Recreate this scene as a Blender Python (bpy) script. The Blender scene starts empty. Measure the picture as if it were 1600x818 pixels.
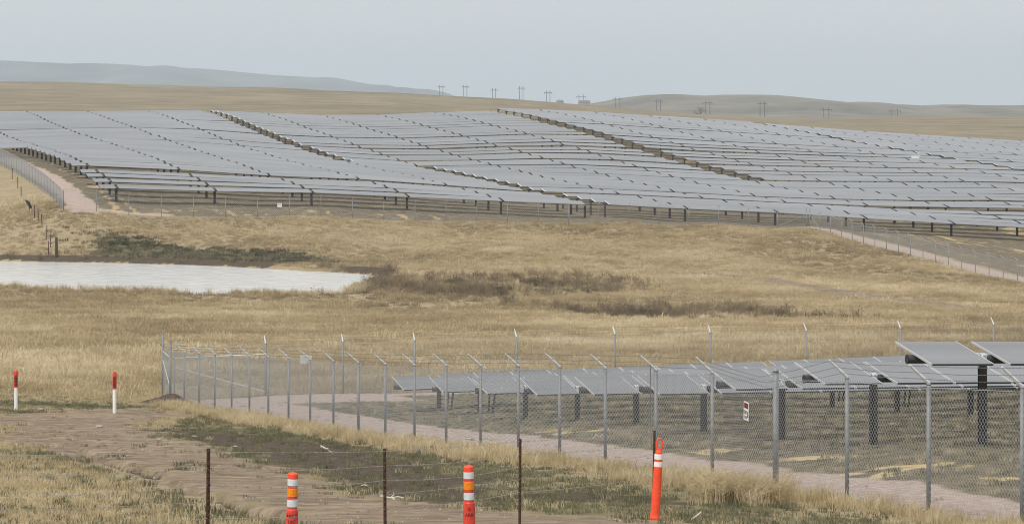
import bpy, math, random
import numpy as np
from mathutils import Matrix, Vector
random.seed(7); rng = np.random.default_rng(7)
S = bpy.context.scene
COL = S.collection
R = math.radians

# ------------------------------------------------------------------ camera, sky, sun, exposure
F = 4950.0; VH = 170.0              # focal length and eye level, in pixels of a 1600 px wide picture
cam = bpy.data.cameras.new('camera'); cam_o = bpy.data.objects.new('camera', cam); COL.objects.link(cam_o)
cam_o.location = (0, 0, 0); cam_o.rotation_euler = (R(90), 0, 0)
cam.sensor_width = 36.0; cam.lens = F * 36.0 / 1600.0
cam.shift_y = -(409.0 - VH) / 1600.0
cam.clip_start = 0.5; cam.clip_end = 60000
S.camera = cam_o

SUN_EL, SUN_AZ = 52.0, 215.0        # degrees; azimuth clockwise from +Y
w = bpy.data.worlds.new('World'); S.world = w; w.use_nodes = True
nt = w.node_tree; nt.nodes.clear()
sky = nt.nodes.new('ShaderNodeTexSky'); sky.sky_type = 'NISHITA'; sky.sun_disc = False
sky.sun_elevation = R(SUN_EL); sky.sun_rotation = R(SUN_AZ); sky.dust_density = 4.0; sky.air_density = 1.0
hs = nt.nodes.new('ShaderNodeHueSaturation'); hs.inputs['Saturation'].default_value = 0.45
mixc = nt.nodes.new('ShaderNodeMix'); mixc.data_type = 'RGBA'; mixc.inputs[0].default_value = 0.86
mixc.inputs[7].default_value = (6.5, 6.62, 6.72, 1)      # even overcast layer
bg = nt.nodes.new('ShaderNodeBackground'); bg.inputs[1].default_value = 0.069
wo = nt.nodes.new('ShaderNodeOutputWorld')
nt.links.new(sky.outputs[0], hs.inputs['Color']); nt.links.new(hs.outputs[0], mixc.inputs[6])
# thin uneven cloud: a few percent of variation over the whole dome
tcw = nt.nodes.new('ShaderNodeTexCoord'); mpw = nt.nodes.new('ShaderNodeMapping'); mpw.inputs['Scale'].default_value = (1.0, 1.0, 3.0)
nzw = nt.nodes.new('ShaderNodeTexNoise'); nzw.inputs['Scale'].default_value = 2.6; nzw.inputs['Detail'].default_value = 5
mrw = nt.nodes.new('ShaderNodeMapRange'); mrw.inputs[1].default_value = 0.25; mrw.inputs[2].default_value = 0.75; mrw.inputs[3].default_value = 0.93; mrw.inputs[4].default_value = 1.07
mlw = nt.nodes.new('ShaderNodeVectorMath'); mlw.operation = 'SCALE'
nt.links.new(tcw.outputs['Generated'], mpw.inputs[0]); nt.links.new(mpw.outputs[0], nzw.inputs['Vector']); nt.links.new(nzw.outputs['Fac'], mrw.inputs[0])
nt.links.new(mixc.outputs[2], mlw.inputs[0]); nt.links.new(mrw.outputs[0], mlw.inputs['Scale'])
nt.links.new(mlw.outputs[0], bg.inputs[0]); nt.links.new(bg.outputs[0], wo.inputs[0])

sl = bpy.data.lights.new('sun', 'SUN'); sl.energy = 1.5; sl.angle = R(15); sl.color = (1.0, 0.96, 0.9)
so = bpy.data.objects.new('sun', sl); COL.objects.link(so)
so.rotation_euler = (R(90 - SUN_EL), 0, R(180 - SUN_AZ))
S.view_settings.view_transform = 'Standard'; S.view_settings.look = 'None'
S.view_settings.exposure = 0.85; S.view_settings.gamma = 1.0; S.view_settings.use_curve_mapping = False
S.cycles.use_denoising = True; S.cycles.filter_width = 1.0; S.cycles.volume_bounces = 3; S.cycles.max_bounces = 6; S.cycles.transparent_max_bounces = 8

# ------------------------------------------------------------------ survey: the lie of the land
TH = R(14.0); CT, ST = math.cos(TH), math.sin(TH)     # panel rows run 14 degrees off the view's cross direction
# survey points: (x pixel column, y pixel row, distance in m)
CP=[(1451,805,51),(1216,768,58.1),(948,728,68.7),(648,692,86.4),(449,660,104),(268,628,128.9),
(1535,695,66),(1361,694,72.2),(1227,685,78.5),(1103,675,84.7),(994,663,91),(903,657,97.2),(823,653,103.5),(755,645,109.7),(686,640,116),
(1301,636,112.8),(1408,645,106.6),(1600,690,72),
(0,818,43),(400,818,41.5),(800,818,41),(1200,818,44.5),(1600,822,48),(-300,818,44),(1900,822,48),
(0,740,64),(0,680,90),(25,642,114),(179,645,114),(-300,640,114),
(0,576,150),(0,516,200),(0,474,250),(300,576,150),(300,518,200),(300,478,250),(-300,516,200),
(600,572,155),(600,520,200),(600,484,250),(600,445,290),
(1553,584,137.7),(807,606,132.6),(415,618,130),(1900,570,142),
(1600,545,170),(1600,503,230),(1600,478,270),(1600,442,314),(1900,500,240),
(1000,560,165),(1000,515,215),(1000,482,260),(1000,440,305),(1000,398,338),
(1300,550,165),(1300,508,220),(1300,482,260),(1300,432,318),(1400,400,340),
(0,456,277),(300,458,277),(0,406,333),(300,406,333),(590,415,328),(300,375,342),(0,378,340),(-400,408,333),(-400,452,280),
(100,330,353),(500,338,361),(971,348,368.5),(1120,351,371),(1260,354,376),(700,370,350),
(195,315,369),(331,318,371),(484,322,373),(634,328,376),(782,334,379),(922,340,382),(1061,347,384),(1205,353,387),(1347,361,390),(1490,369,393),(1600,375,396),
(0,258,434),(66,247,459),(-300,270,434),
(650,276,480),(1180,303,466),(1069,274,500),(740,183,640),(340,192,595),(1600,285,514),(1180,206,648),(0,190,594),(1600,230,687),(1600,323,450),
(560,271,475),(900,219,564),(0,232,505),(400,239,515),(800,243,526),(1200,256,536),(1600,268,548),(146,282,394),(400,296,399),(800,319,407),(1111,331,413.6),(-300,195,594),(1900,310,514),(1900,250,700),
(0,177,720),(0,152,1000),(0,125,1500),(250,131,1500),(400,177,730),(500,141,1500),(740,174,770),(700,151,1500),(850,158,1500),(930,164,1500),
(-400,122,1500),(1130,188,820),(1130,183,1500),(1600,215,850),(1600,190,1200),(1600,178,1500),(1480,178,1500),(1300,184,1500),(1900,180,1500),(1350,205,850)]
C = np.array(CP, float)
def coords(u, Z): return np.stack([np.clip(u, -1300, 1300) / 700.0, np.log(Z) * 1.6], -1)
def phi(r2): return 0.5 * r2 * np.log(np.maximum(r2, 1e-12))
PC = coords(C[:, 0] - 800, C[:, 2]); NC = len(PC)
_A = np.zeros((NC + 3, NC + 3)); _A[:NC, :NC] = phi(((PC[:, None] - PC[None]) ** 2).sum(-1)) + np.eye(NC) * 2e-3
_A[:NC, NC] = 1; _A[:NC, NC + 1:] = PC; _A[NC, :NC] = 1; _A[NC + 1:, :NC] = PC.T
_W = np.linalg.solve(_A, np.concatenate([C[:, 1], np.zeros(3)]))
def tps(u, Z):
    q = coords(u.ravel(), Z.ravel()); out = np.empty(len(q))
    for i in range(0, len(q), 20000):
        qq = q[i:i + 20000]
        out[i:i + 20000] = phi(((qq[:, None] - PC[None]) ** 2).sum(-1)) @ _W[:NC] + _W[NC] + qq @ _W[NC + 1:]
    return out.reshape(u.shape)
def sstep(a, b, x):
    t = np.clip((x - a) / (b - a), 0, 1); return t * t * (3 - 2 * t)

def vnoise(X, Y, s, seed=0):
    """value noise, -1..1, feature size s"""
    x = X / s + seed * 17.3; y = Y / s - seed * 9.7
    xi = np.floor(x).astype(np.int64); yi = np.floor(y).astype(np.int64); fx = x - xi; fy = y - yi
    fx = fx * fx * (3 - 2 * fx); fy = fy * fy * (3 - 2 * fy)
    def h(a, b):
        n = (a * 374761393 + b * 668265263 + seed * 982451653) & 0x7fffffff
        n = ((n ^ (n >> 13)) * 1274126177) & 0x7fffffff
        return ((n ^ (n >> 16)) & 0xffff) / 32767.5 - 1
    return (h(xi, yi) * (1 - fx) + h(xi + 1, yi) * fx) * (1 - fy) + (h(xi, yi + 1) * (1 - fx) + h(xi + 1, yi + 1) * fx) * fy
def fbm(X, Y, s, seed=0, o=3):
    a = 1.0; t = 0; r = 0
    for k in range(o): r = r + a * vnoise(X, Y, s, seed + k * 5); t += a; a *= 0.55; s *= 0.47
    return r / t

def dep_raw(X, Z):
    """metres below eye level of the smooth ground"""
    Zc = np.clip(Z, 41.0, 1500.0)
    u = F * X / np.maximum(Z, 41.0)
    v = tps(u, Zc)
    d = (v - VH) / F * Zc
    near = 1.75 + (d - 1.75) * (np.maximum(Z, 0) / 41.0)
    d = np.where(Z < 41.0, near, d)
    far = sstep(0, 1, (Z - 1500.0) / 1300.0)
    return np.where(Z > 1500, d * (1 - far) + far * (np.minimum(15.0, 10 + Z * 0.0004)), d)

POND = 16.0
def sdist(X, Y, poly):
    """signed distance to a polygon, positive inside"""
    P = np.array(poly, float); Q = np.roll(P, -1, 0)
    best = np.full(X.shape, 1e18); ins = np.zeros(X.shape, bool)
    for (ax, ay), (bx, by) in zip(P, Q):
        dx, dy = bx - ax, by - ay
        t = np.clip(((X - ax) * dx + (Y - ay) * dy) / (dx * dx + dy * dy + 1e-12), 0, 1)
        best = np.minimum(best, (X - ax - t * dx) ** 2 + (Y - ay - t * dy) ** 2)
        c = ((ay > Y) != (by > Y)) & (X < (bx - ax) * (Y - ay) / (by - ay + 1e-12) + ax)
        ins ^= c
    d = np.sqrt(best); return np.where(ins, d, -d)
def ldist(X, Y, line):
    best = np.full(X.shape, 1e18)
    for (ax, ay), (bx, by) in zip(line[:-1], line[1:]):
        dx, dy = bx - ax, by - ay
        t = np.clip(((X - ax) * dx + (Y - ay) * dy) / (dx * dx + dy * dy + 1e-12), 0, 1)
        best = np.minimum(best, (X - ax - t * dx) ** 2 + (Y - ay - t * dy) ** 2)
    return np.sqrt(best)
def on_level(pts, D): return [((x - 800) / (v - VH) * D, D * F / (v - VH)) for x, v in pts]
pond_poly = on_level([(-500, 454), (0, 457), (100, 461), (200, 464), (300, 467), (400, 469), (480, 470), (535, 467), (562, 458), (556, 449), (574, 441), (590, 431),
                      (555, 427), (480, 423.5), (400, 418.5), (300, 414), (150, 410), (0, 408), (-500, 404)], POND)
def dep(X, Z):
    d = dep_raw(X, Z)
    m = (Z > 225) & (Z < 390) & (X < 40)
    if m.any():
        sd = sdist(X[m], Z[m], pond_poly) + 0.7 * fbm(X[m], Z[m], 3.0, 3)
        dm = d[m]
        ins = POND + 0.08 + np.clip(sd, 0, 4) * 0.15
        w_ = sstep(0.5, 14, -sd)                                   # a low cut bank, then the slope behind it
        out = (POND - 0.05 - np.clip(-sd, 0, 1.6) * 0.3) * (1 - w_) + dm * w_
        d[m] = np.where(sd > 0, ins, np.minimum(out, np.where(-sd < 14, POND - 0.05 - np.clip(-sd, 0, 2) * 0.1, 1e9)))
    return d
def gz(X, Z): return -float(dep(np.array([float(X)]), np.array([float(Z)]))[0])
def gzs(X, Z): return -dep(np.asarray(X, float), np.asarray(Z, float))
_ZC = np.exp(np.linspace(math.log(41.2), math.log(1500), 1500))
_cast = {}
def cast(x, v, zmin=0):
    """pixel on the ground -> (X, Y)"""
    if x not in _cast:
        u = np.full(_ZC.shape, x - 800.0); _cast[x] = VH + F * dep(u * _ZC / F, _ZC.copy()) / _ZC
    vv = _cast[x]; k = np.nonzero((vv <= v) & (_ZC > zmin))[0]
    Z = _ZC[k[0]] if len(k) else 1500.0
    return ((x - 800.0) / F * Z, Z)
def casts(pts): return [cast(*p) for p in pts]
def at(x, Z): return (x - 800.0) / F * Z            # lateral metres of a column x at distance Z
def zat(v, Z): return -(v - VH) / F * Z             # height of a row v at distance Z

# the fence lines and enclosures in metres
def fence_pt(i): return ((651 - 90.9 * i) * 51 / F, 51 + 3.54 * i)
NF0 = fence_pt(0); NFD = (-0.2558, 0.9667); NFN = (-0.9667, -0.2558)      # along, outward
def d_near(X, Y): return (X - NF0[0]) * NFN[0] + (Y - NF0[1]) * NFN[1]
def t_near(X, Y): return (X - NF0[0]) * NFD[0] + (Y - NF0[1]) * NFD[1]
def back_Z(X): return 129.0 + 0.25 * (X + 13.85)
def rp(X, Y): return X * CT + Y * ST, -X * ST + Y * CT
def xy(r, p): return r * CT - p * ST, r * ST + p * CT
PF, RL, RR = 356.4, 37.1, 124.9

dirt_poly = casts([(0, 646), (110, 640), (255, 636), (300, 650), (235, 664), (330, 698), (430, 732), (520, 752), (640, 783), (780, 798), (950, 808), (1080, 817)]) + \
    [(at(1000, 40), 38), (at(520, 40), 37)] + casts([(470, 817), (400, 800), (320, 773), (230, 741), (155, 718), (90, 706), (0, 692)])
mud_poly = casts([(180, 664), (300, 672), (430, 686), (560, 696), (680, 730), (750, 760), (790, 790), (640, 785), (520, 752), (430, 730), (330, 700)])
crack = casts([(120, 700), (152, 716), (185, 722), (200, 728), (240, 738), (262, 748), (300, 762), (330, 770), (352, 777), (385, 790), (420, 801), (455, 812)])
crack2 = casts([(140, 690), (170, 699), (200, 704)])
straws = [casts(p) for p in ([(1310, 738), (1380, 728), (1480, 722), (1490, 730), (1400, 740), (1330, 748)], [(1215, 716), (1300, 708), (1310, 716), (1230, 722)],
          [(1060, 704), (1130, 698), (1180, 701), (1110, 711)], [(1500, 742), (1600, 748), (1600, 756), (1520, 752)], [(840, 672), (900, 668), (930, 673), (870, 679)])]
trail = casts([(1080, 428), (1130, 431), (1190, 436), (1270, 450), (1340, 461), (1400, 468), (1480, 478), (1600, 488)])
trail2 = casts([(520, 370), (600, 377), (690, 388)])
bank = casts([(935, 490), (980, 494), (1030, 496), (1080, 493), (1150, 488)])
track_far = casts([(110, 336), (400, 345), (700, 352), (1000, 362), (1240, 368)])

def masks(X, Y):
    """cover fractions: dirt, gravel, mud_and_shade, green, straw, yard (soil under the panels)"""
    n1 = fbm(X, Y, 2.2, 11); n2 = fbm(X, Y, 9.0, 12); n3 = fbm(X, Y, 0.8, 13, 2)
    sz = np.clip(Y / 100, 0.4, 4)
    z = np.zeros(X.shape)
    nearm = Y < 160
    dirt = z.copy(); mud_and_shade = z.copy(); straw = z.copy()
    if nearm.any():
        a, b = X[nearm], Y[nearm]
        s_ = np.minimum(sdist(a, b, dirt_poly), 1.6) + 1.0 * n1[nearm] + 1.1 * fbm(a, b, 5.0, 15) + 0.5 * n3[nearm]; dirt[nearm] = sstep(-0.5, 0.9, s_)
        s_ = sdist(a, b, mud_poly) + 1.1 * n1[nearm] + 0.4 * n3[nearm]; mud_and_shade[nearm] = sstep(-0.8, 0.8, s_)
        for p in straws:
            straw[nearm] = np.maximum(straw[nearm], sstep(0.0, 0.5, sdist(a, b, p) + 0.9 * n3[nearm] + 0.5 * n1[nearm]))
    dn = d_near(X, Y); tn = t_near(X, Y); db = Y - back_Z(X)
    ins_near = (dn < 0) & (db < 0) & (Y < 175)
    wdt = 2.7 + 1.4 * sstep(0, 60, tn)
    gravel = sstep(0.0, 0.4, -dn - 0.15 + 0.2 * n3) * sstep(0.0, 0.7, wdt + dn + 0.35 * n1 + 0.2 * n3) * (db < -0.3) * (Y < 150)
    back = sstep(0, 0.5, -db - 0.4 + .2 * n3) * sstep(0, 1.0, 3.0 + db + 0.6 * n1) * (dn < 0)
    gravel = np.maximum(gravel, back * (Y < 175))
    gravel = np.maximum(gravel, sstep(0, 1.5, -dn) * sstep(0, 3, 9.0 + db + n1) * (db < 0) * (dn > -9) * (Y > 100) * (Y < 175) * 0.9)
    yard = sstep(-0.3, 0.8, -dn) * sstep(-0.3, 0.5, -db) * (Y < 175)
    r, p = rp(X, Y)
    far_in = (sstep(-0.6, 1.2, p - PF - 0.5 + n1) * sstep(-0.5, 0.5, r - RL) * sstep(-4, 4, 632 + 3 * n2 - p)) * (Y > 300)
    rin = sstep(-0.3, 0.6, r - RR) * (p > 262) * (Y > 240) * sstep(-4, 4, 632 + 3 * n2 - p)
    yard = np.maximum(yard, np.maximum(far_in, rin * sstep(4.5, 6.5, r - RR + n1)))
    gl = sstep(0.2, 0.8, r - RL - 0.4 + .5 * n3) * sstep(0, 0.9, RL + 4.6 + 0.8 * n1 - r) * (p > PF - 2) * (p < 470)
    gr = sstep(0.2, 0.8, r - RR - 0.2) * sstep(0, 0.9, RR + 5.2 + 0.8 * n1 - r) * (p > 262) * (p < PF + 3) * (Y > 240)
    gl2 = sstep(0, 1, p - PF - .3) * sstep(0, 1.2, PF + 3.4 + n1 - p) * sstep(0, 3, RL + 14 - r) * (r > RL)
    gravel = np.maximum(gravel, np.maximum(np.maximum(gl, gl2), gr) * (Y > 240))
    m = (Y > 300) & (Y < 480)
    st2 = sstep(0.0, 0.4, fbm(r * 3.0, p * .35, 2.4, 17)) * (far_in + rin > 0.5) * m * (sstep(0, 1, p - PF - 1) * sstep(0, 2, PF + 8 - p) * (r < RL + 45) +
          sstep(0, 1.5, r - RL - 4.5) * sstep(0, 1.5, RL + 9.5 - r) * (p < 440) + rin * sstep(6, 8, r - RR) * sstep(-0.2, 0.4, n2))
    straw = np.maximum(straw, np.clip(st2, 0, 1) * 0.62)
    yard = yard * (1 - gravel)
    tr = np.maximum(1 - sstep(1.0, 2.8, ldist(X, Y, trail) + 1.3 * n1), 0.7 * (1 - sstep(0.2, 0.9, ldist(X, Y, trail2) + 0.4 * n1)))
    tr = np.maximum(tr, 0.55 * (1 - sstep(0.3, 1.3, ldist(X, Y, track_far) + 0.6 * n1)))
    dirt = np.maximum(dirt, tr * (Y > 160) * 0.9)
    bk = 1 - sstep(1.0, 3.6, ldist(X, Y, bank) + 1.2 * n1)
    mud_and_shade = np.maximum(mud_and_shade, bk * (Y > 160))
    mud_and_shade = mud_and_shade * (1 - dirt)
    dirt = dirt * ((dn > -0.5) | (Y > 160))
    # trampled, half-bare ground between the track and the verge
    left = X < np.interp(Y, [q[1] for q in crack][::-1], [q[0] for q in crack][::-1])
    # greener grass: behind the marker posts, between track and verge, and hollows
    g = sstep(0.0, 0.6, n2 * 0.9 + 0.35 * n1 + 0.05) * (Y < 131) * (dn > 0) * sstep(1.5, 3.5, dn + n1)
    g = np.maximum(g, sstep(0, 1, 1 - np.abs(Y - 121) / 7.0 + 0.3 * n1) * (dn > 1) * 0.9)
    tramp = (dn > 1.2) * (Y < 118) * ~left * sstep(1.0, 2.5, dn + n1)
    g = np.maximum(g, tramp * (0.55 + 0.45 * sstep(-.2, .4, n2 + .5 * n1)))
    mud_and_shade = np.maximum(mud_and_shade, tramp * sstep(0.15, 0.55, n1 * .7 + fbm(X, Y, 4.5, 16) * .8) * 0.9)
    g = g * (1 - dirt) * (Y < 135)
    if (Y > 260).any():
        q = (Y > 318) & (Y < 352)
        sdp = np.where(q, sdist(np.where(q, X, 1e4), Y, pond_poly), -99)
        px = 800 + F * X / Y
        g = np.maximum(g, np.where(q, sstep(0, .6, 1 - np.abs(px - 315) / 230) * sstep(1.0, 4.0, -sdp + n1) * sstep(0, 3, 13 + sdp + n1), 0))
        q = (Y > 318) & (Y < 352) | (Y > 262) & (Y <= 318) & (px > 430) & (px < 700)
        sdp = np.where(q, sdist(np.where(q, X, 1e4), Y, pond_poly), -99)
        mud_and_shade = np.maximum(mud_and_shade, np.where(q & (sdp < 0), (1 - sstep(1.6, 3.2, -sdp + 0.5 * n1)) * 0.9 * np.where(Y > 318, 1, sstep(440, 590, px + 50 * n1)), 0))
    return dict(dirt=dirt,  gravel=gravel, mud_and_shade=mud_and_shade, green=np.clip(g, 0, 1), straw=straw, yard=yard)

# ------------------------------------------------------------------ materials
def mat(name, base=(0.5, 0.5, 0.5), rough=0.7, metal=0.0, var=0.0, scale=8.0, bump=0.0, ior=1.45, col2=None):
    m = bpy.data.materials.new(name); m.use_nodes = True; t = m.node_tree; b = t.nodes['Principled BSDF']
    b.inputs['Roughness'].default_value = rough; b.inputs['Metallic'].default_value = metal; b.inputs['IOR'].default_value = ior
    b.inputs['Base Color'].default_value = (*base, 1)
    if var > 0 or col2 or bump > 0:
        tc = t.nodes.new('ShaderNodeTexCoord'); nz = t.nodes.new('ShaderNodeTexNoise')
        nz.inputs['Scale'].default_value = scale; nz.inputs['Detail'].default_value = 6; nz.inputs['Roughness'].default_value = 0.65
        t.links.new(tc.outputs['Object'], nz.inputs['Vector'])
        if var > 0 or col2:
            cr = t.nodes.new('ShaderNodeValToRGB')
            c2 = col2 or tuple(min(1, c * (1 + var)) for c in base)
            cr.color_ramp.elements[0].position = 0.32; cr.color_ramp.elements[1].position = 0.68
            cr.color_ramp.elements[0].color = (*[c * (1 - var) for c in base], 1); cr.color_ramp.elements[1].color = (*c2, 1)
            t.links.new(nz.outputs['Fac'], cr.inputs[0]); t.links.new(cr.outputs[0], b.inputs['Base Color'])
        if bump > 0:
            bp = t.nodes.new('ShaderNodeBump'); bp.inputs['Strength'].default_value = bump; bp.inputs['Distance'].default_value = 0.02
            t.links.new(nz.outputs['Fac'], bp.inputs['Height']); t.links.new(bp.outputs[0], b.inputs['Normal'])
    return m
M = {}
M['galv'] = mat('galvanised_steel', (0.225, 0.232, 0.24), 0.6, 0.1, 0.22, 14)
M['galv_bright'] = mat('bright_galvanised_steel', (0.62, 0.64, 0.65), 0.45, 0.3, 0.12, 14)
M['wire'] = mat('chain_link_wire', (0.50, 0.52, 0.53), 0.5, 0.3)
M['barb'] = mat('barbed_wire', (0.22, 0.22, 0.22), 0.6, 0.3)
M['oldwire'] = mat('weathered_wire', (0.36, 0.33, 0.30), 0.6, 0.2)
M['rust'] = mat('rusty_steel', (0.055, 0.034, 0.025), 0.85, 0, 0.5, 25, col2=(0.10, 0.05, 0.032))
M['pile'] = mat('weathered_pile_steel', (0.055, 0.05, 0.048), 0.7, 0.2, 0.35, 6)
M['tube'] = mat('dark_torque_tube', (0.06, 0.065, 0.065), 0.6, 0.3)
M['alu'] = mat('aluminium_frame', (0.58, 0.59, 0.60), 0.4, 0.4)
M['back'] = mat('panel_back', (0.035, 0.035, 0.038), 0.7)
M['orange'] = mat('fluorescent_orange_plastic', (0.90, 0.085, 0.03), 0.55, 0, 0.16, 14)
M['red'] = mat('red_plastic', (0.66, 0.06, 0.035), 0.55, 0, 0.25, 16)
M['reflect'] = mat('white_reflective_band', (0.62, 0.66, 0.68), 0.4, 0, 0.12, 30)
M['amber'] = mat('amber_reflective_band', (0.82, 0.24, 0.01), 0.4, 0, 0.2, 40)
M['black'] = mat('black_print', (0.02, 0.02, 0.02), 0.7)
M['white'] = mat('white_plastic', (0.80, 0.80, 0.78), 0.5, 0, 0.04, 10)
M['signred'] = mat('sign_red_print', (0.17, 0.025, 0.015), 0.6)
M['sign'] = mat('sign_white', (0.78, 0.78, 0.76), 0.5)
M['wood'] = mat('weathered_wood', (0.06, 0.05, 0.035), 0.9, 0, 0.3, 20)
M['polewood'] = mat('utility_pole_wood', (0.09, 0.08, 0.075), 0.9)
M['branch'] = mat('bleached_branch', (0.62, 0.58, 0.52), 0.8, 0, 0.1, 30)
M['stone'] = mat('pale_stone', (0.34, 0.30, 0.26), 0.9, 0, 0.3, 20, 0.5)
M['rubber'] = mat('black_rubber', (0.03, 0.03, 0.03), 0.8)
M['bark'] = mat('grey_bark', (0.10, 0.09, 0.085), 0.9)
M['house'] = mat('house_wall', (0.30, 0.29, 0.28), 0.8); M['roof'] = mat('house_roof', (0.16, 0.15, 0.15), 0.8)

def panel_mat():
    m = mat('solar_glass', (0.07, 0.07, 0.074), 0.15, 0.0, ior=2.0)
    t = m.node_tree; b = t.nodes['Principled BSDF']
    geo = t.nodes.new('ShaderNodeNewGeometry'); nz = t.nodes.new('ShaderNodeTexNoise'); nz.inputs['Scale'].default_value = 0.12; nz.inputs['Detail'].default_value = 4
    oi = t.nodes.new('ShaderNodeObjectInfo')
    ad = t.nodes.new('ShaderNodeMath'); ad.operation = 'ADD'
    mr = t.nodes.new('ShaderNodeMapRange'); mr.inputs[1].default_value = 0.3; mr.inputs[2].default_value = 1.7; mr.inputs[3].default_value = 0.09; mr.inputs[4].default_value = 0.2
    t.links.new(geo.outputs['Position'], nz.inputs['Vector']); t.links.new(nz.outputs['Fac'], ad.inputs[0]); t.links.new(oi.outputs['Random'], ad.inputs[1])
    t.links.new(ad.outputs[0], mr.inputs[0]); t.links.new(mr.outputs[0], b.inputs['Roughness'])
    # dusty film in long streaks along the rows
    mps = t.nodes.new('ShaderNodeMapping'); mps.vector_type = 'TEXTURE'; mps.inputs['Rotation'].default_value = (0, 0, TH); mps.inputs['Scale'].default_value = (22, 2.2, 1)
    nzs = t.nodes.new('ShaderNodeTexNoise'); nzs.inputs['Scale'].default_value = 1.0; nzs.inputs['Detail'].default_value = 5; nzs.inputs['Roughness'].default_value = 0.6
    t.links.new(geo.outputs['Position'], mps.inputs['Vector']); t.links.new(mps.outputs[0], nzs.inputs['Vector'])
    mx = t.nodes.new('ShaderNodeMix'); mx.data_type = 'RGBA'; mx.inputs[6].default_value = (0.06, 0.06, 0.064, 1); mx.inputs[7].default_value = (0.165, 0.165, 0.168, 1)
    mr2 = t.nodes.new('ShaderNodeMapRange'); mr2.inputs[1].default_value = 0.3; mr2.inputs[2].default_value = 1.7
    mr2.inputs[1].default_value = 0.32; mr2.inputs[2].default_value = 0.7; t.links.new(nzs.outputs['Fac'], mr2.inputs[0]); t.links.new(mr2.outputs[0], mx.inputs[0]); t.links.new(mx.outputs[2], b.inputs['Base Color'])
    return m
M['glass'] = panel_mat()

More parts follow.
